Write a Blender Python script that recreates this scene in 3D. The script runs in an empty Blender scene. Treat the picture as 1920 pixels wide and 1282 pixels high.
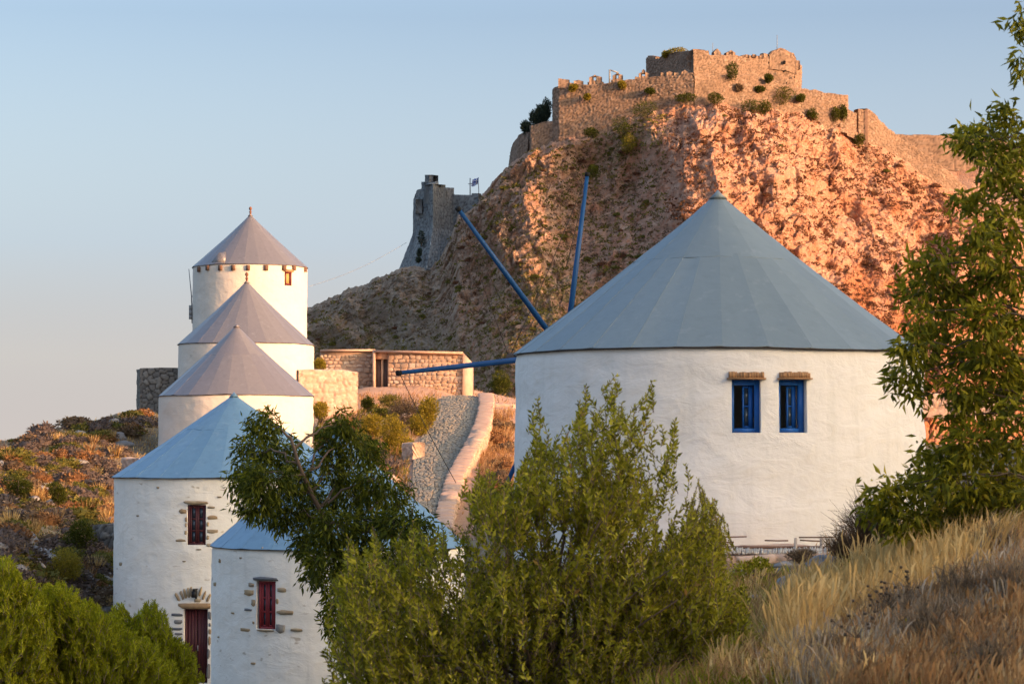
import bpy, math, random
import numpy as np
from mathutils import Vector, Matrix

# ------------------------------------------------------------------ camera, sky, sun, exposure
C = bpy.context.scene.collection
SC = bpy.context.scene
F = 4500.0                       # focal length in photo pixels (1920 wide)
EYE = 10.0
PITCH = math.atan((850 - 641) / F)
cd = bpy.data.cameras.new('camera'); cam = bpy.data.objects.new('camera', cd); C.objects.link(cam)
cam.location = (0, 0, EYE); cam.rotation_euler = (math.pi/2 + PITCH, 0, 0)
cd.sensor_width = 36; cd.lens = F/1920*36; cd.clip_start = 0.5; cd.clip_end = 60000
cd.dof.use_dof = True; cd.dof.focus_distance = 60; cd.dof.aperture_fstop = 6.3
SC.camera = cam

SUN_AZ, SUN_EL = math.radians(60), math.radians(9.5)     # azimuth measured from behind the camera (-Y) towards +X
SDIR = Vector((math.sin(SUN_AZ)*math.cos(SUN_EL), -math.cos(SUN_AZ)*math.cos(SUN_EL), math.sin(SUN_EL)))
w = bpy.data.worlds.new('World'); SC.world = w; w.use_nodes = True
nt = w.node_tree; nt.nodes.clear()
sky = nt.nodes.new('ShaderNodeTexSky'); sky.sky_type = 'NISHITA'; sky.sun_disc = False
sky.sun_elevation = SUN_EL; sky.sun_rotation = math.atan2(SDIR.x, SDIR.y)
sky.air_density = 1.0; sky.dust_density = 9.0; sky.ozone_density = 1.0; sky.altitude = 100
# low sun, hazy evening air: a pale rosy band low over the sea, the same all the way round
tc = nt.nodes.new('ShaderNodeTexCoord'); sx = nt.nodes.new('ShaderNodeSeparateXYZ')
rp = nt.nodes.new('ShaderNodeValToRGB'); mx = nt.nodes.new('ShaderNodeMix'); mx.data_type = 'RGBA'
rp.color_ramp.elements[0].position = 0.0; rp.color_ramp.elements[0].color = (2.35, 2.12, 2.0, 1)
rp.color_ramp.elements[1].position = 1.0; rp.color_ramp.elements[1].color = (.3, .6, 1.1, 1)
for p_, c_ in ((0.04, (2.12, 2.05, 2.02)), (0.087, (1.15, 1.42, 1.95)), (0.18, (0, .12, .66)), (0.45, (.2, .42, 1.0))):
    e_ = rp.color_ramp.elements.new(p_); e_.color = (*c_, 1)
bg = nt.nodes.new('ShaderNodeBackground'); bg.inputs['Strength'].default_value = 0.10
wo = nt.nodes.new('ShaderNodeOutputWorld')
nt.links.new(tc.outputs['Generated'], sx.inputs[0]); nt.links.new(sx.outputs['Z'], rp.inputs[0])
mx.blend_type = 'ADD'; mx.inputs[0].default_value = 1.0; mx.clamp_result = False
gn = nt.nodes.new('ShaderNodeVectorMath'); gn.operation = 'SCALE'; gn.inputs[3].default_value = 1.7; nt.links.new(sky.outputs[0], gn.inputs[0]); nt.links.new(gn.outputs[0], mx.inputs[6]); nt.links.new(rp.outputs[0], mx.inputs[7])
nt.links.new(mx.outputs[2], bg.inputs[0]); nt.links.new(bg.outputs[0], wo.inputs[0])

sl = bpy.data.lights.new('sun', 'SUN'); sl.energy = 2.45; sl.angle = math.radians(0.5); sl.color = (1.0, 0.50, 0.26)
so = bpy.data.objects.new('sun', sl); C.objects.link(so); so.location = (60, -40, 60)
so.rotation_euler = SDIR.to_track_quat('Z', 'Y').to_euler()
vs = SC.view_settings; vs.view_transform = 'Standard'; vs.look = 'None'; vs.gamma = 1; vs.exposure = 1.42
vs.use_curve_mapping = False
SC.cycles.max_bounces = 6; SC.cycles.transparent_max_bounces = 6
SC.cycles.use_denoising = True

# ------------------------------------------------------------------ helpers
rng = np.random.default_rng(7)
random.seed(7)
cp, sp_ = math.cos(PITCH), math.sin(PITCH)
def P(px, py, D):
    """point of the place seen at a photo position, D metres out from the camera"""
    k = (641 - py)/F; yy = cp - sp_*k; t = D/yy
    return Vector(((px-960)/F*t, D, EYE + t*(sp_ + cp*k)))
def Z(py, D): return P(960, py, D).z

def h3(ix, iy, iz, seed):
    h = (ix.astype(np.int64)*374761393 + iy.astype(np.int64)*668265263 + iz.astype(np.int64)*2147483647 + seed*974634777) & 0xffffffff
    h = ((h ^ (h >> 13))*1274126177) & 0xffffffff
    h = ((h ^ (h >> 16))*2246822519) & 0xffffffff
    return ((h ^ (h >> 15)) & 0xffffff)/float(0x1000000)
def noise(x, y, z=0.0, seed=0):
    """smooth value noise in -1..1"""
    x, y, z = np.broadcast_arrays(np.asarray(x, float), np.asarray(y, float), np.asarray(z, float))
    ix, iy, iz = np.floor(x), np.floor(y), np.floor(z)
    fx, fy, fz = x-ix, y-iy, z-iz
    fx = fx*fx*fx*(fx*(fx*6-15)+10); fy = fy*fy*fy*(fy*(fy*6-15)+10); fz = fz*fz*fz*(fz*(fz*6-15)+10)
    r = 0
    for dx in (0, 1):
        for dy in (0, 1):
            for dz in (0, 1):
                r = r + (fx if dx else 1-fx)*(fy if dy else 1-fy)*(fz if dz else 1-fz)*h3(ix+dx, iy+dy, iz+dz, seed)
    return r*2-1
def fbm(x, y, z=0.0, o=4, seed=0, gain=.5):
    r, a, s = 0, 1.0, 0.0
    for i in range(o):
        r = r + a*noise(x*2**i, y*2**i, z*2**i, seed+i*17); s += a; a *= gain
    return r/s
def ridged(x, y, z=0.0, o=4, seed=0, gain=.5):
    r, a, s = 0, 1.0, 0.0
    for i in range(o):
        r = r + a*(1-2*np.abs(noise(x*2**i, y*2**i, z*2**i, seed+i*17))); s += a; a *= gain
    return r/s
def worley(u, v, seed=0, jit=.85):
    """2-D cells: distance to nearest, to second nearest, random value of the nearest"""
    u = np.asarray(u, float); v = np.asarray(v, float)
    iu, iv = np.floor(u), np.floor(v)
    f1 = np.full(u.shape, 9.0); f2 = np.full(u.shape, 9.0); cid = np.zeros(u.shape)
    zz = np.zeros_like(iu)
    for a in (-1, 0, 1):
        for b in (-1, 0, 1):
            cu, cv = iu+a, iv+b
            pu = cu+.5+(h3(cu, cv, zz, seed)-.5)*jit; pv = cv+.5+(h3(cu, cv, zz, seed+5)-.5)*jit
            d = np.hypot(u-pu, v-pv); c = h3(cu, cv, zz, seed+9)
            m = d < f1
            f2 = np.where(m, f1, np.minimum(f2, d)); cid = np.where(m, c, cid); f1 = np.where(m, d, f1)
    return f1, f2, cid
def facets(u, v, seed=0, jit=.95, tilt=1.0):
    """broken rock: every cell is a flat face with its own offset and tilt; returns height and crack (0..1)"""
    u = np.asarray(u, float); v = np.asarray(v, float); iu, iv = np.floor(u), np.floor(v); zz = np.zeros_like(iu)
    f1 = np.full(u.shape, 9.0); f2 = np.full(u.shape, 9.0); hh = np.zeros(u.shape)
    for a in (-1, 0, 1):
        for b in (-1, 0, 1):
            cu, cv = iu+a, iv+b
            du = u-(cu+.5+(h3(cu, cv, zz, seed)-.5)*jit); dv = v-(cv+.5+(h3(cu, cv, zz, seed+5)-.5)*jit)
            d = np.maximum(np.abs(du+.35*dv), np.abs(dv-.35*du))*.6+.4*np.hypot(du, dv)
            hv = h3(cu, cv, zz, seed+9)+tilt*((h3(cu, cv, zz, seed+13)-.5)*2*du+(h3(cu, cv, zz, seed+14)-.35)*2*dv)
            m = d < f1; f2 = np.where(m, f1, np.minimum(f2, d)); hh = np.where(m, hv, hh); f1 = np.where(m, d, f1)
    return hh, 1-sstep(0, .10, f2-f1)
def sstep(a, b, x):
    t = np.clip((x-a)/(b-a), 0, 1); return t*t*(3-2*t)

ORG = {}      # origin of each root, world space
def tag(o, label=None, cat=None, group=None, kind=None):
    if label: o['label'] = label
    if cat: o['category'] = cat
    if group: o['group'] = group
    if kind: o['kind'] = kind
    return o
def thing(name, loc, label, cat, group=None):
    o = bpy.data.objects.new(name, None); C.objects.link(o); o.location = loc; o.empty_display_size = .3
    ORG[o] = Vector(loc); return tag(o, label, cat, group)
def mesh_np(name, V, Fc, mat, smooth=False, attrs=None):
    """mesh from numpy vertices and equal-sided faces (or a list of such arrays)"""
    me = bpy.data.meshes.new(name)
    V = np.asarray(V, np.float32)
    Fs = Fc if isinstance(Fc, list) else [Fc]
    Fs = [np.asarray(f, np.int32) for f in Fs if len(f)]
    me.vertices.add(len(V)); me.vertices.foreach_set('co', V.ravel())
    loops = np.concatenate([f.ravel() for f in Fs])
    tot = np.concatenate([np.full(len(f), f.shape[1], np.int32) for f in Fs])
    st = np.concatenate([[0], np.cumsum(tot)[:-1]]).astype(np.int32)
    me.loops.add(len(loops)); me.loops.foreach_set('vertex_index', loops)
    me.polygons.add(len(tot)); me.polygons.foreach_set('loop_start', st); me.polygons.foreach_set('loop_total', tot)
    if smooth: me.polygons.foreach_set('use_smooth', np.ones(len(tot), bool))
    me.update(calc_edges=True)
    if attrs:
        for k, a in attrs.items():
            at = me.attributes.new(k, 'FLOAT', 'POINT'); at.data.foreach_set('value', np.asarray(a, np.float32).ravel())
    if mat: me.materials.append(mat)
    return me
def link(name, me, parent=None, loc=(0, 0, 0)):
    o = bpy.data.objects.new(name, me); C.objects.link(o); o.location = loc
    if parent is not None:
        o.parent = parent
        ORG[o] = ORG[parent]
    return o
def obj(name, V, Fc, mat, parent=None, origin=None, smooth=False, attrs=None):
    """ONE mesh object; V in world space. parent: a thing or a part of it"""
    V = np.asarray(V, float)
    if parent is not None: org = ORG[parent]
    else:
        org = Vector(origin) if origin is not None else Vector((0, 0, 0))
    V = V - np.array(org)
    o = link(name, mesh_np(name, V, Fc, mat, smooth, attrs), parent, (0, 0, 0) if parent is not None else org)
    if parent is None: ORG[o] = org
    return o
def grid_faces(ni, nj, wrap=False):
    i = np.arange(ni if wrap else ni-1); j = np.arange(nj-1)
    I, J = np.meshgrid(i, j, indexing='ij'); I2 = (I+1) % ni
    return np.stack([I*nj+J, I2*nj+J, I2*nj+J+1, I*nj+J+1], -1).reshape(-1, 4)
class MB:
    """collects boxes, prisms and tubes"""
    def __init__(s): s.v = []; s.f4 = []; s.f3 = []; s.n = 0
    def add(s, V, F4=(), F3=()):
        b = s.n; V = np.asarray(V, float); s.v.append(V); s.n += len(V)
        if len(F4): s.f4.append(np.asarray(F4)+b)
        if len(F3): s.f3.append(np.asarray(F3)+b)
    def box(s, x0, x1, y0, y1, z0, z1, M=None, jit=0):
        V = np.array([(x, y, z) for x in (x0, x1) for y in (y0, y1) for z in (z0, z1)], float)
        if jit: V += rng.uniform(-jit, jit, V.shape)
        if M is not None: V = V @ np.array(M.to_3x3()).T + np.array(M.translation)
        s.add(V, [(0, 1, 3, 2), (4, 6, 7, 5), (0, 4, 5, 1), (2, 3, 7, 6), (0, 2, 6, 4), (1, 5, 7, 3)])
    def tube(s, pts, rads, n=6):
        pts = np.asarray(pts, float); k = len(pts)
        rads = np.broadcast_to(rads, (k,))
        T = np.gradient(pts, axis=0); T /= np.linalg.norm(T, axis=1)[:, None]+1e-9
        ref = np.array([0, 0, 1.0]) if abs(T[0][2]) < .9 else np.array([1.0, 0, 0])
        A = np.cross(T, ref); A /= np.linalg.norm(A, axis=1)[:, None]+1e-9; B = np.cross(T, A)
        th = np.arange(n)/n*2*np.pi
        V = pts[:, None]+rads[:, None, None]*(np.cos(th)[None, :, None]*A[:, None]+np.sin(th)[None, :, None]*B[:, None])
        q = []
        for i in range(k-1):
            for j in range(n):
                q.append((i*n+j, i*n+(j+1) % n, (i+1)*n+(j+1) % n, (i+1)*n+j))
        V = V.reshape(-1, 3); V = np.vstack([V, pts[:1], pts[-1:]]); c0, c1 = len(V)-2, len(V)-1
        t = [(c0, (j+1) % n, j) for j in range(n)]+[(c1, (k-1)*n+j, (k-1)*n+(j+1) % n) for j in range(n)]
        s.add(V, q, t)
    def data(s):
        fs = []
        if s.f4: fs.append(np.vstack(s.f4))
        if s.f3: fs.append(np.vstack(s.f3))
        return np.vstack(s.v), fs
    def build(s, name, mat, parent=None, origin=None, smooth=False):
        V, fs = s.data(); return obj(name, V, fs, mat, parent, origin, smooth)

# ------------------------------------------------------------------ materials
class NM:
    def __init__(s, name, rough=.8):
        s.m = bpy.data.materials.new(name); s.m.use_nodes = True; s.t = s.m.node_tree
        s.b = s.t.nodes['Principled BSDF']; s.b.inputs['Roughness'].default_value = rough
        s.b.inputs['Specular IOR Level'].default_value = .25
    def n(s, typ, **k):
        x = s.t.nodes.new('ShaderNode'+typ)
        for a, b in k.items():
            if isinstance(a, str) and hasattr(x, a): setattr(x, a, b)
        return x
    def l(s, a, b): s.t.links.new(a, b)
    def pos(s, scale=(1, 1, 1)):
        g = s.n('NewGeometry'); m = s.n('Mapping'); m.inputs['Scale'].default_value = scale
        s.l(g.outputs['Position'], m.inputs[0]); return m.outputs[0]
    def noise(s, scale, detail=4, co=None, rough=.55, dist=0):
        x = s.n('TexNoise'); x.inputs['Scale'].default_value = scale; x.inputs['Detail'].default_value = detail
        x.inputs['Roughness'].default_value = rough; x.inputs['Distortion'].default_value = dist
        s.l(co if co is not None else s.pos(), x.inputs['Vector']); return x.outputs['Fac']
    def attr(s, name): x = s.n('Attribute'); x.attribute_name = name; return x.outputs['Fac']
    def rand(s): return s.n('ObjectInfo').outputs['Random']
    def ramp(s, fac, stops):
        x = s.n('ValToRGB'); e = x.color_ramp.elements
        while len(e) < len(stops): e.new(.5)
        for i, (p, c) in enumerate(stops):
            e[i].position = p; e[i].color = (*c, 1) if not isinstance(c, (int, float)) else (c, c, c, 1)
        s.l(fac, x.inputs[0]); return x.outputs[0]
    def mix(s, f, a, b, typ='MIX'):
        x = s.n('Mix'); x.data_type = 'RGBA'; x.blend_type = typ
        for v, i in ((f, 0), (a, 6), (b, 7)):
            if isinstance(v, (int, float)) and i == 0: x.inputs[0].default_value = v
            elif isinstance(v, tuple): x.inputs[i].default_value = (*v, 1)
            elif isinstance(v, (int, float)): x.inputs[i].default_value = (v, v, v, 1)
            else: s.l(v, x.inputs[i])
        return x.outputs[2]
    def math(s, op, a, b=0.0, c=None):
        x = s.n('Math'); x.operation = op
        for i, v in enumerate((a, b) if c is None else (a, b, c)):
            if isinstance(v, (int, float)): x.inputs[i].default_value = v
            else: s.l(v, x.inputs[i])
        return x.outputs[0]
    def col(s, c):
        if isinstance(c, tuple): s.b.inputs['Base Color'].default_value = (*c, 1)
        else: s.l(c, s.b.inputs['Base Color'])
        return s
    def bump(s, h, dist=.02, strength=.6):
        x = s.n('Bump'); x.inputs['Distance'].default_value = dist; x.inputs['Strength'].default_value = strength
        s.l(h, x.inputs['Height']); s.l(x.outputs[0], s.b.inputs['Normal']); return s

def whitewash(name, tint=(.80, .79, .76), wear=.5):
    m = NM(name, .9)
    strokes = m.noise(1.0, 5, m.pos((2.0, 2.0, 4.2)), .62, 1.2)
    big = m.noise(.55, 3)
    fleck = m.noise(1.0, 2, m.pos((2.6, 2.6, 5.5)), .5, .2)
    c = m.mix(m.ramp(big, ((.3, 0.0), (.7, 1.0))), tuple(t*.93 for t in tint), tint)
    c = m.mix(m.ramp(strokes, ((.52, 0.0), (.72, .35))), c, (.74, .66, .55))
    c = m.mix(m.ramp(fleck, ((.66+.06*(1-wear), 0.0), (.72+.06*(1-wear), wear))), c, (.42, .34, .25))
    st = m.noise(1.0, 4, m.pos((5, 5, .35)), .6)
    c = m.mix(m.ramp(st, ((.52, 0.0), (.78, .30))), c, (.55, .52, .46))
    m.col(c)
    h = m.math('ADD', strokes, m.math('MULTIPLY', m.noise(9, 4), .45))
    m.bump(h, .045, .45)
    return m.m
M = {}
M['white_big'] = whitewash('whitewash_fresh', (.84, .79, .73), .12)
M['white_old'] = whitewash('whitewash_flaking', (.83, .79, .71), .75)
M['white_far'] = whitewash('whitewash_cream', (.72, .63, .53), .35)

def roofing(name, a, b, spot=.15, rough=.42, metal=.25):
    m = NM(name, rough)
    r = m.rand(); n1 = m.noise(1.1, 5); n2 = m.noise(1.0, 4, m.pos((5, 5, .6)), .6)
    c = m.mix(m.math('ADD', m.math('MULTIPLY', r, .75), m.math('MULTIPLY', n1, .35)), a, b)
    c = m.mix(m.ramp(n2, ((.5, 0.0), (.8, spot*2))), c, tuple(x*.62 for x in a))
    c = m.mix(m.ramp(m.noise(4.5, 5, None, .65), ((.58, 0.0), (.75, spot))), c, (.55, .56, .55))
    m.col(c); m.b.inputs['Metallic'].default_value = metal
    m.b.inputs['Specular IOR Level'].default_value = .4
    m.bump(m.noise(1.6, 3), .05, .35)
    return m.m
M['roof_big'] = roofing('painted_sheet_grey_blue', (.165, .205, .22), (.205, .25, .265), .12, .5, .1)
M['roof_left'] = roofing('painted_sheet_light_blue', (.125, .235, .34), (.17, .285, .385), .2, .5, .1)
M['roof_far'] = roofing('painted_sheet_deep_blue', (.17, .16, .175), (.205, .19, .19), .15, .38, .15)

def paint(name, c, rough=.5, var=.25):
    m = NM(name, rough); n = m.noise(3, 4)
    m.col(m.mix(n, tuple(x*(1-var) for x in c), tuple(min(1, x*(1+var)) for x in c)))
    m.bump(m.noise(18, 3), .004, .5); return m.m
M['blue'] = paint('blue_gloss_paint', (.015, .10, .36), .4)
M['spar'] = paint('blue_spar_paint', (.010, .065, .185), .45, .4)
M['red'] = paint('oxide_red_paint', (.13, .018, .022), .5)
M['red_dark'] = paint('dark_maroon_paint', (.07, .018, .022), .5)
M['red_bright'] = paint('faded_red_paint', (.22, .028, .035), .5)
M['black'] = paint('black_iron', (.015, .015, .016), .5)
M['dark'] = paint('dark_void', (.012, .012, .013), .9)
M['eave'] = paint('dark_eave_board', (.05, .04, .035), .8)
M['wood'] = paint('weathered_wood', (.16, .09, .06), .85)
M['greywood'] = paint('grey_door_wood', (.17, .13, .12), .7)
M['palewood'] = paint('pale_post', (.42, .33, .25), .7)
M['rope'] = paint('rope', (.08, .06, .05), .9)
M['terracotta'] = paint('turned_wood', (.20, .085, .05), .7)
M['clay'] = paint('clay_lintel_tile', (.36, .20, .10), .85, .35)
M['reed'] = paint('reed_cane', (.50, .44, .36), .8, .35)
M['steel'] = paint('galvanised_steel', (.25, .25, .25), .4)
def glassm(name):
    m = NM(name, .08); m.col((.03, .045, .06)); m.b.inputs['Specular IOR Level'].default_value = .6; return m.m
M['glass'] = glassm('window_glass')
def flagm():
    m = NM('flag_cloth', .8); m.col((.8, .8, .82)); return m.m
M['flag_white'] = flagm(); M['flag_blue'] = paint('flag_blue', (.02, .07, .35), .8, .1)
M['ochre'] = paint('ochre_curtain', (.40, .27, .10), .9)

def stonem(name, stops, mortar=None, bumpd=.03, sc=6):
    """stone whose colour differs from piece to piece (object random) with grain"""
    m = NM(name, .9)
    r = m.rand(); g = m.noise(sc, 5, None, .6)
    c = m.ramp(r, stops)
    c = m.mix(m.ramp(g, ((.35, 0.0), (.7, .6))), c, tuple(x*.62 for x in stops[0][1]))
    m.col(c); m.bump(g, bumpd, .6); return m.m
M['stone_ochre'] = stonem('ochre_field_stone', ((0, (.34, .23, .13)), (.35, (.42, .32, .19)), (.7, (.30, .24, .17)), (1, (.44, .36, .24))))
M['stone_grey'] = stonem('grey_field_stone', ((0, (.14, .15, .17)), (.5, (.20, .20, .20)), (1, (.30, .27, .22))))
M['stone_house'] = stonem('house_stone', ((0, (.42, .27, .18)), (.3, (.55, .40, .29)), (.6, (.36, .24, .17)), (.85, (.62, .50, .40)), (1, (.5, .33, .22))), sc=5)
M['mortar'] = stonem('earth_mortar', ((0, (.46, .31, .22)), (1, (.46, .31, .22))), sc=8)
M['plaster'] = stonem('rosy_plaster', ((0, (.52, .34, .25)), (1, (.54, .37, .27))), bumpd=.01, sc=3)

def rubble(name, cols, mortar, bumps=7, dirt=.5):
    """masonry: 'cell' gives each stone its colour, 'joint' is 0 on a stone and 1 in a joint"""
    m = NM(name, .92)
    c = m.ramp(m.attr('cell'), cols)
    g = m.noise(bumps, 5, None, .65)
    c = m.mix(m.ramp(g, ((.35, 0.0), (.75, .55))), c, tuple(x*.55 for x in cols[0][1]))
    c = m.mix(m.attr('joint'), c, mortar)
    big = m.noise(.35, 4)
    c = m.mix(m.ramp(big, ((.5, 0.0), (.72, dirt))), c, tuple(x*.7 for x in mortar))
    m.col(c); m.bump(g, .06, .6); return m.m
M['castle'] = rubble('castle_masonry', ((0, (.28, .18, .12)), (.4, (.34, .22, .15)), (.75, (.25, .17, .12)), (1, (.40, .28, .20))), (.13, .085, .06), 2.5)
M['tower'] = rubble('keep_masonry', ((0, (.22, .22, .21)), (.4, (.27, .27, .26)), (.75, (.19, .2, .2)), (1, (.32, .29, .26))), (.09, .085, .085), 2.5)
M['drywall'] = rubble('dry_stone', ((0, (.18, .16, .14)), (.5, (.26, .22, .18)), (1, (.32, .28, .23))), (.06, .05, .045), 6, .3)
M['retaining'] = rubble('rosy_rubble', ((0, (.56, .37, .27)), (.5, (.66, .48, .37)), (1, (.50, .33, .24))), (.46, .31, .23), 6, .05)
M['parapet'] = rubble('parapet_stone', ((0, (.46, .31, .22)), (.5, (.54, .38, .28)), (1, (.40, .28, .2))), (.36, .27, .2), 6, .15)
M['cobble'] = rubble('cobble_path', ((0, (.27, .235, .18)), (.5, (.36, .31, .235)), (1, (.31, .25, .18))), (.13, .105, .075), 9, .1)

def hillm():
    m = NM('crag_rock', .95)
    n1 = m.noise(.10, 6, None, .6); n2 = m.noise(.45, 6, None, .65); n3 = m.noise(1.8, 5, None, .7)
    streak = m.noise(1.0, 5, m.pos((.5, .5, .12)), .6, .5)
    c = m.mix(m.ramp(n2, ((.35, 0.0), (.65, 1.0))), (.42, .215, .135), (.58, .36, .25))
    c = m.mix(m.ramp(streak, ((.48, 0.0), (.68, .85))), c, (.46, .175, .09))
    c = m.mix(m.ramp(n1, ((.45, 0.0), (.7, .6))), c, (.48, .235, .14))
    c = m.mix(m.ramp(n3, ((.56, 0.0), (.74, .45))), c, (.22, .115, .07))  # dark mottling painted in as the shade of crevices
    # the left flank mixes towards a greyer tone
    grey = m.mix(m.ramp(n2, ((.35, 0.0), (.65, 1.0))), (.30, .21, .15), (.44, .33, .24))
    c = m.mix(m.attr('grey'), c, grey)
    # red earth ledges, dry grass and low scrub
    c = m.mix(m.attr('red'), c, (.40, .155, .07))
    vn = m.noise(1.3, 5, None, .7)
    veg = m.mix(m.ramp(m.noise(.8, 4), ((.35, 0.0), (.65, 1.0))), (.33, .22, .095), (.20, .155, .06))
    veg = m.mix(m.ramp(m.noise(2.6, 3), ((.55, 0.0), (.65, 1.0))), veg, (.30, .20, .10))
    vf = m.math('ADD', m.attr('veg'), m.math('MULTIPLY', m.math('SUBTRACT', vn, .5), 3.0))
    c = m.mix(m.ramp(vf, ((.42, 0.0), (.62, 1.0))), c, veg)
    m.col(c)
    vo = m.n('TexVoronoi'); vo.feature = 'DISTANCE_TO_EDGE'; vo.inputs['Scale'].default_value = 1.1
    ds = m.n('VectorMath'); ds.operation = 'ADD'; wn = m.n('TexNoise'); wn.inputs['Scale'].default_value = .9; wn.inputs['Detail'].default_value = 4
    pp = m.pos((1, 1, 1.5)); m.l(pp, wn.inputs['Vector']); m.l(pp, ds.inputs[0]); m.l(wn.outputs['Color'], ds.inputs[1]); m.l(ds.outputs[0], vo.inputs['Vector'])
    crack = m.ramp(vo.outputs['Distance'], ((0.0, 0.0), (.10, 1.0)))
    h = m.math('ADD', m.math('MULTIPLY', crack, .5), m.noise(2.4, 8, None, .75))
    m.bump(h, .35, .8); return m.m
M['hill'] = hillm()

def groundm():
    m = NM('stony_earth', .95)
    n1 = m.noise(.35, 5, None, .6); n2 = m.noise(2.2, 5, None, .7); n3 = m.noise(9, 4, None, .7)
    c = m.mix(m.ramp(n1, ((.35, 0.0), (.65, 1.0))), (.17, .125, .075), (.24, .19, .115))
    c = m.mix(m.ramp(n2, ((.45, 0.0), (.62, 1.0))), c, (.13, .085, .05))
    c = m.mix(m.ramp(n3, ((.55, 0.0), (.7, .7))), c, (.34, .30, .26))
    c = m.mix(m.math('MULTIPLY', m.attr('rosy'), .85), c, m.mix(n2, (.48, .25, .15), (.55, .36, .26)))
    m.col(c); m.bump(m.math('ADD', n2, m.math('MULTIPLY', n3, .4)), .12, .7); return m.m
M['ground'] = groundm()
def seam():
    m = NM('sea_water', .15); m.col((.05, .09, .12)); m.bump(m.noise(.05, 4), 1.0, .5); return m.m
M['sea'] = seam()
def rockm(name, a, b, c_):
    m = NM(name, .92); n = m.noise(2.5, 6, None, .65); n2 = m.noise(9, 4)
    c = m.mix(m.ramp(n, ((.35, 0.0), (.65, 1.0))), a, b)
    c = m.mix(m.ramp(n2, ((.58, 0.0), (.7, .7))), c, c_)
    m.col(c); m.bump(m.math('ADD', n, m.math('MULTIPLY', n2, .4)), .12, .7); return m.m
M['rock_grey'] = rockm('grey_limestone', (.17, .16, .155), (.32, .295, .275), (.34, .27, .2))
M['rock_rosy'] = rockm('rosy_limestone', (.40, .28, .2), (.58, .43, .33), (.3, .19, .12))

def leafm(name, cols, trans=.45, rough=.55, tint=(1.0, .97, .30)):
    """leaves; 'rnd' picks each leaf's own colour"""
    m = NM(name, rough); c = m.ramp(m.attr('rnd'), cols); m.col(c)
    tr = m.n('BsdfTranslucent'); m.l(m.mix(.35, c, tint, 'MULTIPLY'), tr.inputs['Color'])
    ms = m.n('MixShader'); ms.inputs[0].default_value = trans
    out = m.t.nodes['Material Output']
    m.l(m.b.outputs[0], ms.inputs[1]); m.l(tr.outputs[0], ms.inputs[2]); m.l(ms.outputs[0], out.inputs[0])
    m.b.inputs['Specular IOR Level'].default_value = .18
    return m.m
M['leaf_bush'] = leafm('mastic_leaf', ((0, (.07, .07, .006)), (.25, (.16, .15, .010)), (.6, (.33, .30, .018)), (.93, (.52, .46, .05)), (1, (.36, .2, .06))))
M['leaf_tree'] = leafm('dark_tree_leaf', ((0, (.035, .045, .006)), (.5, (.08, .095, .009)), (.8, (.19, .195, .015)), (1, (.33, .31, .03))))
M['leaf_right'] = leafm('right_tree_leaf', ((0, (.045, .055, .007)), (.4, (.13, .13, .010)), (.75, (.30, .27, .015)), (1, (.46, .36, .03))))
M['leaf_pine'] = leafm('feathery_leaf', ((0, (.15, .16, .006)), (.5, (.32, .32, .010)), (1, (.50, .47, .03))))
M['leaf_yellow'] = leafm('yellow_green_leaf', ((0, (.17, .14, .015)), (.5, (.28, .22, .025)), (1, (.40, .29, .04))))
M['leaf_far'] = leafm('far_scrub_leaf', ((0, (.03, .04, .006)), (.6, (.075, .085, .010)), (1, (.16, .15, .02))))
M['leaf_blue'] = leafm('far_tree_leaf', ((0, (.02, .035, .03)), (.6, (.04, .06, .045)), (1, (.07, .08, .04))), .15)
M['scrub_brown'] = leafm('brown_scrub', ((0, (.10, .065, .04)), (.5, (.17, .11, .065)), (1, (.26, .18, .10))), .1, .9)
M['scrub_purple'] = leafm('purple_grey_scrub', ((0, (.09, .065, .055)), (.5, (.14, .105, .09)), (1, (.20, .15, .12))), .1, .9)
M['scrub_olive'] = leafm('olive_scrub', ((0, (.08, .075, .015)), (.5, (.14, .125, .025)), (1, (.23, .18, .04))), .15, .9)
M['scrub_rust'] = leafm('rust_scrub', ((0, (.17, .075, .03)), (.5, (.26, .13, .055)), (1, (.36, .20, .09))), .15, .9)
M['grass_gold'] = leafm('golden_dry_grass', ((0, (.42, .25, .09)), (.5, (.66, .43, .16)), (1, (.80, .60, .28))), .3, .8, (1, .8, .5))
M['grass_rust'] = leafm('rusty_dry_grass', ((0, (.16, .085, .04)), (.35, (.34, .17, .065)), (.7, (.44, .27, .12)), (1, (.58, .44, .24))), .25, .8, (1, .8, .6))
M['grass_grey'] = leafm('grey_dry_twig', ((0, (.20, .15, .10)), (.5, (.34, .27, .19)), (1, (.56, .48, .38))), .1, .9, (1, 1, 1))
M['scrub_red'] = leafm('red_brown_scrub', ((0, (.09, .035, .018)), (.6, (.16, .07, .035)), (1, (.24, .13, .06))), .1, .9, (1, .8, .6))
M['bark'] = paint('bark', (.16, .11, .075), .95, .4)
M['bark_dark'] = paint('dark_bark', (.09, .065, .045), .95, .4)

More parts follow.
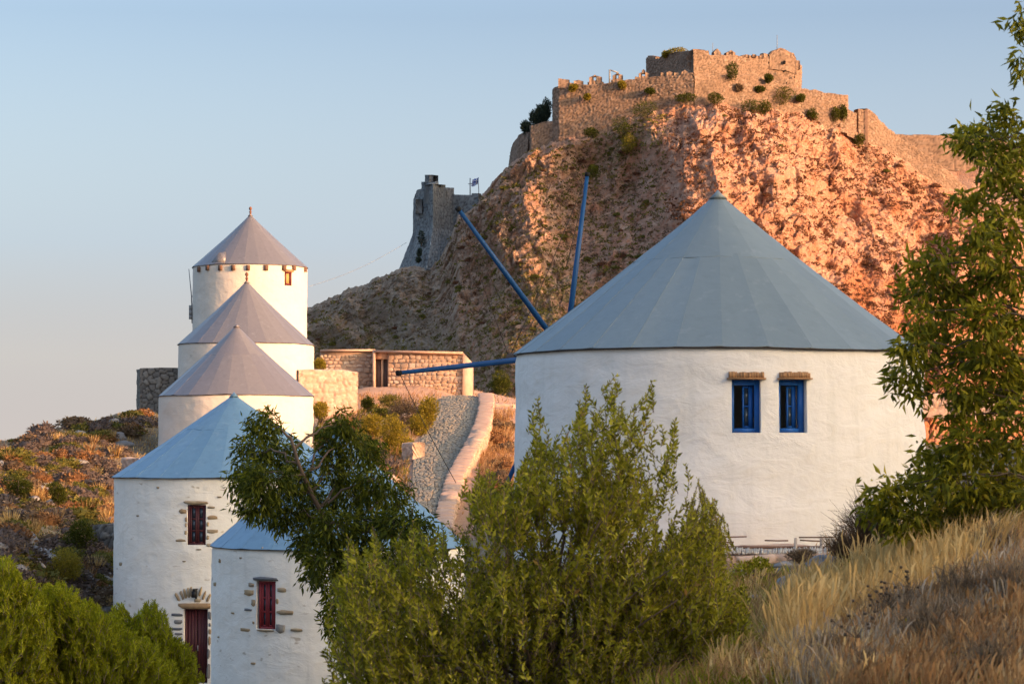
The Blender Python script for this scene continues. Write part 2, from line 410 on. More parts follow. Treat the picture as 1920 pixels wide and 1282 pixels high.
# ================================================================== LARGE STRUCTURE
def tps_fit(pts):
    p = np.array(pts, float); X = p[:, :2]/40.0; n = len(p)
    d2 = ((X[:, None]-X[None])**2).sum(-1); K = np.where(d2 > 0, .5*d2*np.log(d2+1e-12), 0)
    A = np.zeros((n+3, n+3)); A[:n, :n] = K+np.eye(n)*.004
    Q = np.hstack([np.ones((n, 1)), X]); A[:n, n:] = Q; A[n:, :n] = Q.T
    return X, np.linalg.solve(A, np.concatenate([p[:, 2], np.zeros(3)]))
ctl = [tuple(P(*a)) for a in [
    # slope left of the mills
    (0, 905, 110), (-40, 930, 115), (0, 950, 130), (60, 855, 112), (60, 900, 126), (140, 812, 116), (140, 860, 130), (210, 790, 120), (210, 840, 136), (945, 785, 112), (1740, 900, 110), (1900, 905, 116), (1740, 930, 150), (0, 852, 95), (60, 818, 100), (140, 788, 106), (250, 768, 116), (330, 765, 121), (0, 960, 82), (100, 960, 84), (205, 960, 86),
    (0, 1060, 72), (150, 1060, 75), (205, 1110, 75), (0, 1150, 64), (120, 1180, 62),
    # below the near mills
    (438, 1284, 72), (330, 1290, 66), (560, 1310, 62), (635, 1330, 57), (400, 1340, 52), (0, 1330, 46), (250, 1360, 46), (700, 1400, 40),
    # the ridge of the far mills, retaining wall, path
    (443, 900, 100), (462, 820, 116), (470, 745, 140), (630, 790, 107), (700, 735, 120), (630, 735, 122), (880, 752, 120), (860, 745, 112), (900, 756, 108),
    (835, 840, 97), (790, 950, 88), (800, 1005, 84), (730, 835, 98), (640, 860, 98), (720, 790, 104), (650, 960, 86),    (950, 830, 100), (950, 890, 92), (925, 860, 99), (905, 905, 94), (880, 950, 90), (850, 1015, 86), (925, 815, 103), (900, 1010, 82), (960, 768, 106),
    # foot of the big mill and the near slope
    (960, 1040, 36), (1347, 1036, 40), (1347, 1040, 36), (1700, 1030, 38), (1560, 1085, 31), (1470, 1130, 27), (1450, 1270, 21), (1500, 1190, 23),
    (1700, 1115, 21), (1880, 1030, 20), (1920, 985, 22), (1640, 1010, 31), (1900, 1290, 15), (1600, 1290, 16), (1000, 1330, 22), (1000, 1290, 27),
    (700, 1450, 24), (560, 1380, 47), (600, 1420, 36), (640, 1460, 30), (500, 1400, 40), (1740, 850, 56), (1740, 885, 72), (1900, 880, 90), (2100, 870, 60), (1300, 900, 60), (1200, 840, 80), (1100, 1330, 17)]]
ctl += [(0, 0, 8.4), (0, 8, 8.3), (-6, 10, 7.6), (8, 8, 9.2), (14, 16, 10.6), (20, 30, 11.2), (22, 60, 11.5), (-15, 20, 5.0), (-25, 40, 2.5), (-40, 60, 2), (-45, 100, 0),
        (-50, 140, -2), (-30, 150, 7), (-12, 160, 11), (5, 150, 11), (30, 150, 10), (60, 100, 11), (60, 50, 11), (60, 0, 10), (0, -40, 8), (-50, 0, 1), (-20, 200, 6),
        (0, 200, 8), (40, 200, 9), (80, 200, 10), (-80, 60, -12), (-80, 150, -14), (-70, 230, -10), (0, 270, 6), (60, 270, 8), (120, 200, 8), (120, 0, 8), (0, -120, 4), (-80, -60, -8)]
TX, TW = tps_fit(ctl)
def base_z(x, y):
    x = np.asarray(x, float); y = np.asarray(y, float); sh = np.broadcast(x, y).shape
    q = np.stack([np.broadcast_to(x, sh).ravel()/40, np.broadcast_to(y, sh).ravel()/40], -1)
    out = np.zeros(len(q))
    for i in range(0, len(q), 20000):
        d2 = ((q[i:i+20000, None]-TX[None])**2).sum(-1)
        out[i:i+20000] = (.5*d2*np.log(d2+1e-12)) @ TW[:-3] + TW[-3] + q[i:i+20000] @ TW[-2:]
    return out.reshape(sh)
def path_u(x, y):
    """signed distance from the middle of the path, and whether the path runs there"""
    cx = np.interp(y, PYS, PCX); hw = np.interp(y, PYS, PHW)
    return (x-cx)/hw, (y > PYS[0]-1) & (y < PYS[-1]+1)
# path: left edge / right edge, seen at (px, py, D)
pl = [P(*a) for a in ((775, 1010, 84), (772, 960, 87), (775, 900, 91), (778, 850, 96), (800, 800, 101), (822, 762, 106), (830, 742, 111))]
pr = [P(*a) for a in ((818, 1010, 84), (820, 960, 87), (838, 900, 91), (873, 840, 96), (890, 800, 101), (900, 765, 106), (902, 752, 111))]
PYS = np.array([a.y for a in pl]); PCX = np.array([(a.x+b.x)/2 for a, b in zip(pl, pr)]); PHW = np.array([(b.x-a.x)/2 for a, b in zip(pl, pr)])
PZL = np.array([a.z for a in pl])
def gz(x, y):
    """height of the ground"""
    x = np.asarray(x, float); y = np.asarray(y, float)
    z = base_z(x, y)
    # unseen mound added on the sun side to shade the near mills
    q = x*math.sin(math.pi/2-SUN_AZ)+y*math.sin(SUN_AZ); t = x*math.sin(SUN_AZ)-y*math.cos(SUN_AZ)
    shade_mound = sstep(26, 62, t)*(1-sstep(120, 190, t))*(1-sstep(62, 71, q))*sstep(-70, 0, q)
    top = np.minimum(21.5+.17*np.maximum(t-30, 0)+.10*np.clip(q-30, 0, 30)+.8*noise(x/18, y/18, 0, 3), 38)+1.5
    z = z+(np.maximum(top, z)-z)*shade_mound
    # relief
    amp = .25+.35*sstep(40, 90, y)
    z = z+amp*fbm(x/4.2, y/4.2, 0, 5, 11)+.5*amp*np.maximum(ridged(x/2.6, y/2.6, 0, 3, 23), 0)*sstep(55, 75, y)*(1-sstep(-9, -4, x))
    # level the ground under path and terraces
    u, on = path_u(x, y)
    zp = np.interp(y, PYS, PZL)
    f = np.where(on, 1-sstep(1.15, 1.9, np.abs(u)), 0)
    z = z+(zp-.12-z)*f
    # the island ends
    r = np.hypot(x-20, y-100)
    z = z-150*sstep(260, 900, r)-np.maximum(r-900, 0)*.3
    z = z-60*sstep(70, 260, -x)
    return z
def axis(segs):
    out = []
    for a, b, s in segs: out += list(np.arange(a, b, s))
    return np.array(out+[segs[-1][1]])
ax = axis([(-1500, -300, 120), (-300, -90, 15), (-90, -26, 2.5), (-26, 14, .28), (14, 40, .9), (40, 200, 5), (200, 500, 30), (500, 1500, 150)])
ay = axis([(-1200, -200, 120), (-200, -20, 8), (-20, 12, 1.2), (12, 60, .3), (60, 128, .34), (128, 280, 2.5), (280, 500, 25), (500, 1500, 150)])
GX, GY = np.meshgrid(ax, ay, indexing='ij'); GZ = gz(GX, GY)
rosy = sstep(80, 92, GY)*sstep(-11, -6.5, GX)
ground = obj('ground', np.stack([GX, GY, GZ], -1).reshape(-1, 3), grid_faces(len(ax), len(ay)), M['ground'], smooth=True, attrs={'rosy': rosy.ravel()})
tag(ground, kind='structure')
th = np.arange(96)/96*2*np.pi
sv = [(0, 0, -92)]+[(r*math.cos(a), r*math.sin(a), -92) for r in (3000, 40000) for a in th]
sf3 = [(0, 1+i, 1+(i+1) % 96) for i in range(96)]; sf4 = [(1+i, 97+i, 97+(i+1) % 96, 1+(i+1) % 96) for i in range(96)]
tag(obj('sea', sv, [np.array(sf4), np.array(sf3)], M['sea']), kind='structure')

# ------------------------------------------------------------------ the crag
CX = [-300, 0, 250, 340, 450, 580, 640, 700, 750, 800, 825, 842, 858, 880, 897, 905, 930, 955, 975, 993, 1045, 1100, 1200, 1300, 1400, 1503, 1588, 1610, 1640, 1700, 1760, 1800, 1850, 1920, 2100, 2500, 3200]
CY = [1100, 960, 800, 730, 650, 576, 548, 524, 503, 500, 486, 455, 402, 394, 382, 362, 336, 310, 296, 282, 262, 250, 214, 192, 192, 205, 222, 240, 262, 300, 330, 352, 395, 440, 520, 620, 760]
DX = [-300, 560, 750, 900, 960, 1040, 1300, 1503, 1590, 1700, 1850, 2400, 3200]
DY = [420, 372, 356, 351, 348, 344, 340, 348, 352, 357, 364, 396, 430]
def crest_D(px): return np.interp(px, DX, DY)
def proj(V):
    V = np.asarray(V, float); d = V-np.array([0, 0, EYE]); dep = d[..., 1]*cp+d[..., 2]*sp_; up = -d[..., 1]*sp_+d[..., 2]*cp
    return 960+F*d[..., 0]/dep, 641-F*up/dep
def hill_surface(hx, s):
    PX, S = np.meshgrid(hx, s, indexing='ij')
    cy = np.interp(PX, CX, CY); Dr = crest_D(PX)
    kk = (641-cy)/F; Hc = EYE+Dr/(cp-sp_*kk)*(sp_+cp*kk)
    Hc = Hc+(.5*fbm(PX/26, 0, 0, 3, 5)+.25*ridged(PX/9, 0, 0, 3, 6))*np.where(PX < 1610, 1, .3)
    zb = 4.0; run = 66*np.clip((Hc-zb)/50, .35, 1.2)
    Sc = np.clip(S, 0, 1); back = np.clip(S-1, 0, 1)
    g = Sc*(1+.38*(1-Sc)); g2 = g
    Y = Dr-run*(1-g2); Zv = zb+(Hc-zb)*Sc
    fade = sstep(0, .12, Sc)*(1-sstep(.90, 1, Sc))
    nose = np.exp(-((PX-1285-60*(1-Sc))/np.where(PX < 1285+60*(1-Sc), 95, 280))**2)
    Y = Y-8.5*nose*np.sin(np.pi*np.clip(Sc, 0, 1))**.8
    Y = Y+4.5*np.exp(-((PX-1140)/95)**2)*sstep(.5, .68, Sc)*(1-sstep(.74, .95, Sc))
    Y = Y-3.2*np.exp(-((PX-985)/60)**2)*sstep(.45, .7, Sc)*(1-sstep(.95, 1, Sc))
    Y = Y-3.0*np.exp(-((PX-1225-Sc*30)/50)**2)*sstep(.30, .42, Sc)*(1-sstep(.62, .75, Sc))
    Y = Y+3.0*np.exp(-((PX-1560)/120)**2)*sstep(.45, .6, Sc)*(1-sstep(.8, .95, Sc))
    Y = Y-7.5*np.exp(-((PX-925)/130)**2)*np.sin(np.pi*np.clip(Sc, 0, 1))**.8
    Y = Y-5.0*fbm(PX/150+.5*S, S*2.4, 0, 3, 41)*fade-2.6*ridged(PX/85+S*2.2, S*4.2, 0, 3, 43)*fade
    X = Y*(PX-960)/F*1.0
    #cliffs, ledges and boulders, pushed out along the slope's normal
    um = X; vm = S*75.0
    wx = 1.6*fbm(um/5, vm/5, 0, 3, 51); wy = 1.6*fbm(um/5, vm/5, 7, 3, 52)
    a = ridged((um+wx+.5*vm)/7.0, (vm+wy)/7.0, 0, 5, 53, .55)
    gul = ridged((um-.45*vm+wx*3)/12, (vm+wy*3)/24, 0, 3, 66)
    rocky = np.where(PX > 1150, 1.0, .75+.25*sstep(.55, .8, Sc))+.7*np.exp(-((PX-930)/90)**2)*sstep(.5, .75, Sc)
    ru, rv = (um+wx*.5)+.45*(vm+wy*.5), (vm+wy*.5)-.45*(um+wx*.5)      # bedding dips to the left
    h1, k1 = facets(ru/5.2, rv/3.6, 61); h2, k2 = facets(ru/2.1, rv/1.5, 62); h3_, k3 = facets(ru/.85, rv/.62, 63)
    big = sstep(-.25, .25, fbm(um/14, vm/12, 3, 2, 68))
    fine = .75*a+1.25*(h1-.5)*(.35+.65*big)+.60*(h2-.5)*(.5+.5*big)+.30*(h3_-.5)+.10*fbm(um/.4, vm/.4, 0, 2, 67)-.55*k1*big-.28*k2-.10*k3
    lump = fine*rocky*sstep(0, .06, Sc)*(1-.75*sstep(.94, 1, Sc))
    lump = lump-.8*gul*fade
    X = X+.10*lump*np.where(PX < 1290, -1, 1); Y = Y-.78*lump; Zv = Zv+.42*lump*(1-.4*sstep(.97, 1, Sc))
    # behind the crest it falls away to the sea
    Y = Y+back*320; Zv = Zv-110*back**.9-3*sstep(0, .03, back)
    return PX, S, X, Y, Zv, dict(um=um, vm=vm)
hx = np.concatenate([np.linspace(-300, 520, 30), np.linspace(540, 1900, 960), np.linspace(1910, 3200, 60)])
hs = np.concatenate([np.linspace(0, .2, 40), np.linspace(.203, 1, 480), [1.02, 1.06, 1.15, 1.4, 2.0]])
PX, S, HX, HY, HZ, hd = hill_surface(hx, hs)
HV = np.stack([HX, HY, HZ], -1); vpx, vpy = proj(HV)
veg = np.where(vpx < 1240, .14, .0)+.32*sstep(430, 560, vpy)*(1-sstep(1180, 1330, vpx))
veg = veg+.28*np.exp(-(((vpx-1150)/110)**2+((vpy-270)/70)**2))
veg = veg-.30*(1-sstep(800, 1000, vpx))*(1-sstep(560, 700, vpy))-.25*np.exp(-(((vpx-960)/80)**2+((vpy-380)/80)**2))
veg = veg-.25*np.exp(-(((vpx-1230)/60)**2+((vpy-380)/60)**2))+.10*noise(vpx/60, vpy/60, 0, 71)
veg = veg+np.where(vpx > 1240, -.28, 0)
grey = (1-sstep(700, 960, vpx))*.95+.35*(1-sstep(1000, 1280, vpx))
red = .8*np.exp(-(((vpx-1690)/80)**2+((vpy-385)/16)**2))+.75*sstep(430, 620, vpy)*sstep(1480, 1650, vpx)+.5*np.exp(-(((vpx-1640)/200)**2+((vpy-560-.5*(vpx-1640))/60)**2))
red = np.clip(red*(.7+.8*noise(vpx/30, vpy/22, 0, 73)), 0, 1)
hill = obj('hill', HV.reshape(-1, 3), grid_faces(len(hx), len(hs)), M['hill'], smooth=False,
           attrs={'veg': np.clip(veg, -.5, 1).ravel(), 'grey': np.clip(grey, 0, 1).ravel(), 'red': red.ravel()})
tag(hill, kind='structure')
# the shoulder further back on the right
fx = np.linspace(1480, 2900, 260); fs = np.linspace(0, 1, 90)
FPX, FS = np.meshgrid(fx, fs, indexing='ij')
fcy = np.interp(FPX, [1480, 1650, 1850, 1950, 2100, 2400, 2900], [330, 300, 303, 320, 360, 450, 600])
fD = 432-60*(1-FS); fH = EYE+(850-fcy)/F*432; fz = 5+(fH-5)*FS
fX = fD*(FPX-960)/F; lum = 1.4*ridged(fX/8, FS*5, 0, 4, 81)+.6*fbm(fX/2, FS*20, 0, 3, 82)
fV = np.stack([fX, fD-lum*.8, fz+lum*.4*(1-sstep(.9, 1, FS))], -1)
fV = np.concatenate([fV, fV[:, -1:]+np.array([0, 200, -90])], 1)
fa = np.zeros(fV.shape[:2])
tag(obj('hill', fV.reshape(-1, 3), grid_faces(len(fx), 91), M['hill'], smooth=True, attrs={'veg': (fa+.15).ravel(), 'grey': (fa+.35).ravel(), 'red': (fa+.15).ravel()}), kind='structure')

# ------------------------------------------------------------------ rubble walls
def rubble_mesh(poly, thick=1.0, su=.5, sv=.35, res=.14, amp=.05, rag=.15, seed=1, side=-1, lean=0.0, flat_ends=True):
    """poly: (x, y, ztop, zbase) along the wall; returns V, faces, attrs. Front faces the camera side."""
    p = np.array(poly, float); seg = np.hypot(np.diff(p[:, 0]), np.diff(p[:, 1])); L = np.concatenate([[0], np.cumsum(seg)])
    n = max(3, int(L[-1]/res)); uu = np.unique(np.round(np.concatenate([np.linspace(0, L[-1], n), L]), 5)); n = len(uu)
    x, y, zt, zb = (np.interp(uu, L, p[:, k]) for k in range(4))
    tx = np.gradient(x, uu); ty = np.gradient(y, uu); l = np.hypot(tx, ty)+1e-9
    nx, ny = ty/l, -tx/l
    zt = zt+rag*(noise(uu/(su*1.6), 0, 0, seed)*.6+noise(uu/(su*5), 0, 0, seed+1)*.7)
    K = max(3, int((zt-zb).max()/res)); s = np.linspace(0, 1, K)
    U = np.repeat(uu[:, None], K, 1); Zf = zb[:, None]+(zt-zb)[:, None]*s[None]
    wu = U/su+.35*noise(U/su*.8, Zf/sv*.8, 0, seed+3); wv = Zf/sv+.35*noise(U/su*.8, Zf/sv*.8, 3, seed+4)
    f1, f2, cid = worley(wu, wv, seed+7)
    joint = 1-sstep(.04, .2, f2-f1)
    d = amp*((1-joint)*(.5+cid)-.5)+amp*.8*fbm(U/2.5, Zf/2.5, 0, 2, seed+8)
    off = d+lean*(1-s)[None]*(zt-zb)[:, None]
    Xf = x[:, None]+nx[:, None]*off; Yf = y[:, None]+ny[:, None]*off
    front = np.stack([Xf, Yf, Zf], -1)
    bk = [(.5, 0), (1, 0), (1, .5), (1, 1)]
    back = np.stack([np.stack([x-nx*thick*a, y-ny*thick*a, zt-(zt-zb)*b+(.04 if a == .5 else 0)], -1) for a, b in bk], 1)
    V = np.concatenate([front, back], 1); m = V.shape[1]
    cell = np.concatenate([cid, np.repeat(cid[:, -1:], 4, 1)], 1); jt = np.concatenate([joint, np.zeros((n, 4))], 1)
    F4 = grid_faces(n, m)
    F3 = []
    for base, fl in ((0, 0), ((n-1)*m, 1)):
        for j in range(m-2):
            t = (base+m-1, base+j, base+j+1); F3.append(t if fl else t[::-1])
    return V.reshape(-1, 3), [F4, np.array(F3)], {'cell': cell.ravel(), 'joint': jt.ravel()}
def wall_obj(name, pxpts, mat, parent=None, origin=None, **k):
    """pxpts: (px, py_top, py_base, D)"""
    poly = [(*P(a, b, d)[:2], P(a, b, d).z, P(a, c, d).z) for a, b, c, d in pxpts]
    V, Fc, at = rubble_mesh(poly, **k)
    if parent is None and origin is None: origin = Vector((poly[0][0], poly[0][1], poly[0][3]))
    return obj(name, V, Fc, mat, parent, origin, attrs=at)

# the castle on the crest
cas = thing('castle', P(1300, 190, 342), 'ruined medieval castle of pink brown masonry crowning the top of the crag', 'castle')
CM = M['castle']
kw = dict(su=.50, sv=.36, res=.15, amp=.11, rag=.20)
wall_obj('curtain_wall', [(1036, 168, 275, 352), (1038, 168, 275, 344), (1048, 160, 275, 343.2), (1120, 160, 270, 342), (1200, 146, 240, 341), (1301, 139, 225, 339.5)], CM, cas, thick=2, seed=101, **kw)
wall_obj('curtain_wall', [(1302, 142, 225, 339.6), (1400, 138, 225, 343), (1440, 152, 225, 344.5), (1503, 168, 235, 347), (1560, 174, 245, 349), (1588, 180, 250, 350), (1590, 181, 250, 356)], CM, cas, thick=2, seed=111, **kw)
wall_obj('retaining_wall', [(993, 238, 310, 349), (995, 236, 310, 345.5), (1043, 226, 300, 344.2)], CM, cas, thick=1.5, seed=121, **kw)
wall_obj('retaining_wall', [(956, 292, 330, 356), (962, 268, 330, 353), (975, 252, 325, 349), (993, 248, 310, 347)], CM, cas, thick=1.5, seed=131, lean=.12, **kw)
wall_obj('keep_wall', [(1212, 112, 170, 362), (1213, 110, 160, 360), (1235, 108, 160, 357), (1262, 100, 160, 353.5), (1300, 92, 165, 348.2)], CM, cas, thick=2, seed=141, **kw)
wall_obj('keep_wall', [(1300, 92, 165, 348), (1328, 94, 165, 349), (1330, 102, 165, 349.1), (1380, 104, 168, 351), (1440, 106, 172, 353.4), (1490, 112, 178, 355), (1500, 122, 180, 357), (1503, 126, 180, 361)], CM, cas, thick=2, seed=151, **kw)
def merlon(pxa, pxb, top, base, D, seed, dd=0.0, hole=None, peak=0):
    """one upstanding block of the broken parapet; hole is an embrasure through it"""
    mb = []
    kk = dict(thick=.9, su=.6, sv=.45, res=.2, amp=.07, rag=.1, seed=seed)
    if hole:
        ha, hb, ht, hbase = hole
        pieces = [[(pxa, top+3, base, D), (ha, top, base, D+dd/3)], [(hb, top, base, D+dd/2), (pxb, top+3, base, D+dd)],
                  [(ha, top-peak, ht, D+dd/3), ((ha+hb)/2, top-peak-2, ht, D+dd*.4), (hb, top-peak, ht, D+dd/2)], [(ha, hbase, base, D+dd/3), (hb, hbase, base, D+dd/2)]]
    elif peak:
        m = (pxa+pxb)/2; pieces = [[(pxa, top+peak, base, D), (m, top, base, D+dd/2), (pxb, top+peak, base, D+dd)]]
    else: pieces = [[(pxa, top, base, D), (pxb, top+1, base, D+dd)]]
    Vs, F4, F3, cc, jj, nb = [], [], [], [], [], 0
    for pc in pieces:
        poly = [(*P(a, b, d)[:2], P(a, b, d).z, P(a, c, d).z) for a, b, c, d in pc]
        V, Fc, at = rubble_mesh(poly, **kk)
        Vs.append(V); F4.append(Fc[0]+nb); F3.append(Fc[1]+nb); nb += len(V); cc.append(at['cell']); jj.append(at['joint'])
    obj('merlon', np.vstack(Vs), [np.vstack(F4), np.vstack(F3)], CM, cas, attrs={'cell': np.concatenate(cc), 'joint': np.concatenate(jj)})
merlon(1047, 1068, 148, 166, 343.0, 201); merlon(1076, 1094, 150, 164, 342.6, 202, peak=3); merlon(1068, 1076, 155, 164, 342.8, 203)
merlon(1105, 1129, 141, 162, 342.2, 204, hole=(1113, 1118, 144, 150)); merlon(1102, 1132, 153, 163, 342.3, 205)
merlon(1149, 1168, 138, 158, 341.7, 206, hole=(1156, 1160, 140, 147), peak=2); merlon(1146, 1173, 150, 160, 341.8, 207)
merlon(1198, 1217, 136, 150, 341.2, 208, hole=(1204, 1210, 138, 144), peak=3); merlon(1191, 1199, 144, 152, 341.3, 209)
merlon(1239, 1247, 136, 146, 340.7, 210); merlon(1250, 1262, 134, 146, 340.5, 211, peak=2); merlon(1264, 1276, 137, 146, 340.3, 212); merlon(1278, 1290, 131, 145, 340, 213, peak=4)
merlon(1215, 1230, 105, 114, 359.5, 214, -2); merlon(1339, 1352, 92, 106, 349.6, 215, .4, peak=7); merlon(1362, 1379, 97, 106, 350.5, 216, .5, hole=(1368, 1374, 99, 102))
merlon(1398, 1405, 102, 108, 351.6, 217); merlon(1411, 1418, 101, 108, 352, 218); merlon(1424, 1432, 102, 109, 352.6, 219, peak=3); merlon(1432, 1441, 101, 110, 353, 220, .5)
# ruined gable at the keep's right end
wall_obj('gable_wall', [(1443, 104, 130, 353.2), (1450, 95, 130, 353.4), (1464, 91, 132, 353.8), (1472, 94, 132, 354), (1480, 99, 135, 354.4), (1488, 101, 138, 354.8), (1493, 110, 140, 355)], CM, cas, thick=1.2, seed=161, su=.6, sv=.45, res=.2, amp=.08, rag=.1)
merlon(1494, 1500, 114, 130, 355.6, 221)
for (a, b, c_, d, D) in ((1469.5, 1473, 114, 120, 353.9), (1468.5, 1471, 133, 136, 353.2), (1489, 1491, 143, 146, 354.6), (1374, 1376, 141, 146, 341.8), (1500-26, 1500-24, 154, 157, 353)):
    mb = MB(); p0, p1 = P(a, d, D-.35), P(b, c_, D-.35); mb.box(p0.x, p1.x, p0.y, p0.y+.3, p0.z, p1.z); mb.build('arrow_slit', M['dark'], cas)
def pole(name, pts, rad, mat, parent=None, label=None, cat=None, group=None, n=6):
    mb = MB(); mb.tube([tuple(p) for p in pts], rad, n)
    o = mb.build(name, mat, parent, origin=None if parent is not None else pts[0])
    if label: tag(o, label, cat, group)
    return o
gl = thing('gallows_post', P(1143, 155, 341.5), 'thin dark angled post standing on the lower castle wall between merlons', 'post')
pole('post', [P(1143, 156, 341.2), P(1143, 131, 341.2)], .13, M['steel'], gl); pole('arm', [P(1143, 131.5, 341.2), P(1160, 137, 341.4)], .10, M['steel'], gl)
pole('aerial_mast', [P(1457, 96, 354), P(1457, 66, 354)], .05, M['steel'], None, 'hair thin aerial mast above the rounded gable of the keep', 'mast')
pole('aerial_mast', [P(1336.5, 104, 350), P(1336.5, 81, 350)], .045, M['steel'], None, 'hair thin aerial mast left of the pointed keep merlon', 'mast')

# bastion tower on the left shoulder
tw = thing('bastion_tower', P(800, 500, 358), 'grey stone bastion tower with flared foot on the left shoulder of the crag', 'tower')
TM = M['tower']; tk = dict(su=.8, sv=.5, res=.22, amp=.09, rag=.1)
def tower_wall(pts, **k): wall_obj('tower_wall', pts, TM, tw, **{**tk, **k})
def flared(name, pts, seed):
    """pts: (px_top, py_top, px_base, py_base, D_top, D_base); the wall leans out towards its foot"""
    rows = 60; cols = []
    A = [(np.array(P(a, b, d1)), np.array(P(c, e, d2)), np.array(P(f_, b+(e-b)*.5, d1-.05))) for a, b, c, e, d1, d2, f_ in pts]
    n = 60; t = np.linspace(0, len(A)-1, n); i0 = np.clip(t.astype(int), 0, len(A)-2); fr = (t-i0)[:, None]
    T = np.array([a[0] for a in A]); B = np.array([a[1] for a in A]); Mi = np.array([a[2] for a in A])
    ip = lambda Q: Q[i0]*(1-fr)+Q[i0+1]*fr
    T, B, Mi = ip(T), ip(B), ip(Mi)
    s = np.linspace(0, 1, rows)[None, :, None]
    V = np.where(s < .5, B[:, None]+(Mi-B)[:, None]*(s*2), Mi[:, None]+(T-Mi)[:, None]*(s*2-1))
    U = np.repeat(t[:, None]*4.0, rows, 1); Zz = V[..., 2]
    f1, f2, cid = worley(U/.8, Zz/.5, seed); joint = 1-sstep(.04, .2, f2-f1)
    V = V+np.array([-.3, -.9, 0])*(.12*((1-joint)*(.5+cid)-.5))[..., None]
    return obj(name, V.reshape(-1, 3), grid_faces(n, rows), TM, tw, attrs={'cell': cid.ravel(), 'joint': joint.ravel()})
flared('tower_wall', [(775, 374, 748, 505, 366, 364, 774), (782, 356, 770, 506, 363, 360, 782), (812, 350, 800, 506, 356, 353, 812)], 301)
flared('tower_wall', [(812, 350, 800, 506, 356, 353, 812), (826, 352, 835, 506, 357, 353.5, 828), (852, 364, 880, 500, 359, 355, 856)], 302)
tower_wall([(778, 374, 400, 366), (779, 373, 400, 360)], seed=303)
tower_wall([(782, 356, 380, 362.8), (800, 350, 380, 359), (812, 345, 380, 356.2), (822, 341, 380, 357), (822.5, 352, 380, 357.1), (832, 353, 380, 358)], thick=2, seed=304)
tower_wall([(790, 341, 358, 361.5), (796, 341, 358, 360)], seed=305); tower_wall([(797, 329, 358, 360), (803, 329, 352, 358.6), (812, 328, 352, 358.6)], seed=306, thick=1.6)
tower_wall([(815, 340, 356, 358), (822, 341, 356, 358.4)], seed=307)
tower_wall([(824, 352, 380, 357.6), (850, 352, 380, 358.8), (851, 352, 380, 362)], seed=308, thick=2)
tower_wall([(849, 364, 420, 358.5), (870, 365, 420, 357), (897, 366, 400, 355.5)], seed=309, thick=1.5)
tower_wall([(884, 363, 368, 356.2), (896, 363, 368, 355.6)], seed=310)
# right hand walls
wall_obj('boundary_wall', [(1588, 204, 255, 350), (1606, 212, 262, 351)], CM, cas, thick=1, seed=170, **kw)
rw = wall_obj('stone_wall', [(1608, 206, 300, 358), (1609, 205, 300, 352.5), (1625, 205, 310, 353), (1640, 214, 325, 353.8), (1660, 234, 345, 355), (1680, 254, 360, 356.2), (1700, 266, 375, 357), (1730, 286, 390, 358), (1765, 312, 410, 359), (1800, 344, 430, 361), (1840, 372, 450, 363)], CM, thick=1.4, seed=171, **kw)
tag(rw, 'curved stone wall running down the slope right of the castle, dark gap at its head', 'wall')
fw = wall_obj('stone_wall', [(1640, 252, 320, 428), (1700, 253, 320, 429), (1790, 254, 320, 430), (1880, 262, 325, 431), (1960, 285, 345, 432)], CM, thick=1.4, seed=172, **{**kw, 'su': 1.0, 'sv': .6, 'res': .3})
tag(fw, 'long level stone wall on the farther shoulder behind the right hand tree', 'wall')

# flag
fl = thing('flag', P(882, 366, 357), 'blue and white striped flag flying from poles beside the bastion tower', 'flag')
pole('flagpole', [P(881.5, 368, 357), P(881.5, 334, 357)], .09, M['steel'], fl); pole('flagpole', [P(898, 366, 356), P(896.5, 334, 356)], .06, M['steel'], fl)
pole('crossbar', [P(878, 345, 357), P(886, 344.5, 357)], .07, M['steel'], fl)
for k in range(9):
    n = 10; t = np.linspace(0, 1, n); xs = 884+t*12
    V = []
    for j in (0, 1):
        for a, b in zip(t, xs):
            V.append(P(b+ (k+j)*-.25+2, 334.2+(k+j)*1.42+1.3*math.sin(a*5)-(1-a)*-2.2, 356.6+.3*math.sin(a*7)))
    q = [(i, i+1, n+i+1, n+i) for i in range(n-1)]
    V2 = np.array(V); V2 = np.vstack([V2, V2+np.array([0, .03, 0])]); q2 = q+[tuple(i+2*n for i in f[::-1]) for f in q]
    obj('stripe', V2, np.array(q2), M['flag_blue'] if k % 2 == 0 else M['flag_white'], fl)
for (a, b, c_, d, mt) in ((889, 897.5, 335.2, 342.4, 'flag_blue'), (892.6, 894, 335, 342.6, 'flag_white'), (889, 897.5, 338.3, 339.6, 'flag_white')):
    mb = MB(); p0, p1 = P(a, d, 356.25), P(b, c_, 356.25); y = 356.22-(.04 if mt == 'flag_white' else 0); mb.box(p0.x, p1.x, y, y+.02, p0.z, p1.z); mb.build('canton' if mt == 'flag_blue' else 'cross_arm', M[mt], fl)

# ------------------------------------------------------------------ windmills
def stone_unit(seed, n=9, sq=.18):
    """irregular flat stone filling about 1 x 1 (front towards -Y)"""
    r = np.random.default_rng(seed); th = np.sort((np.arange(n)+r.uniform(-.28, .28, n))/n*2*np.pi)
    c, s = np.cos(th), np.sin(th); k = .5/np.maximum(np.abs(c), np.abs(s))*(1-sq)+.5*sq; k = k*r.uniform(.86, 1.04, n)
    o = np.stack([c*k, s*k], -1)
    V = [(a, .5, b) for a, b in o]+[(a, -.28, b) for a, b in o]+[(a*.80+r.uniform(-.02, .02), -.5+r.uniform(-.06, .06), b*.80) for a, b in o]+[(0, -.52, 0)]
    q = [(i, (i+1) % n, n+(i+1) % n, n+i) for i in range(n)]+[(n+i, n+(i+1) % n, 2*n+(i+1) % n, 2*n+i) for i in range(n)]
    t = [(2*n+i, 2*n+(i+1) % n, 3*n) for i in range(n)]
    return np.array(V), [np.array(q), np.array(t)]
STONE = {}
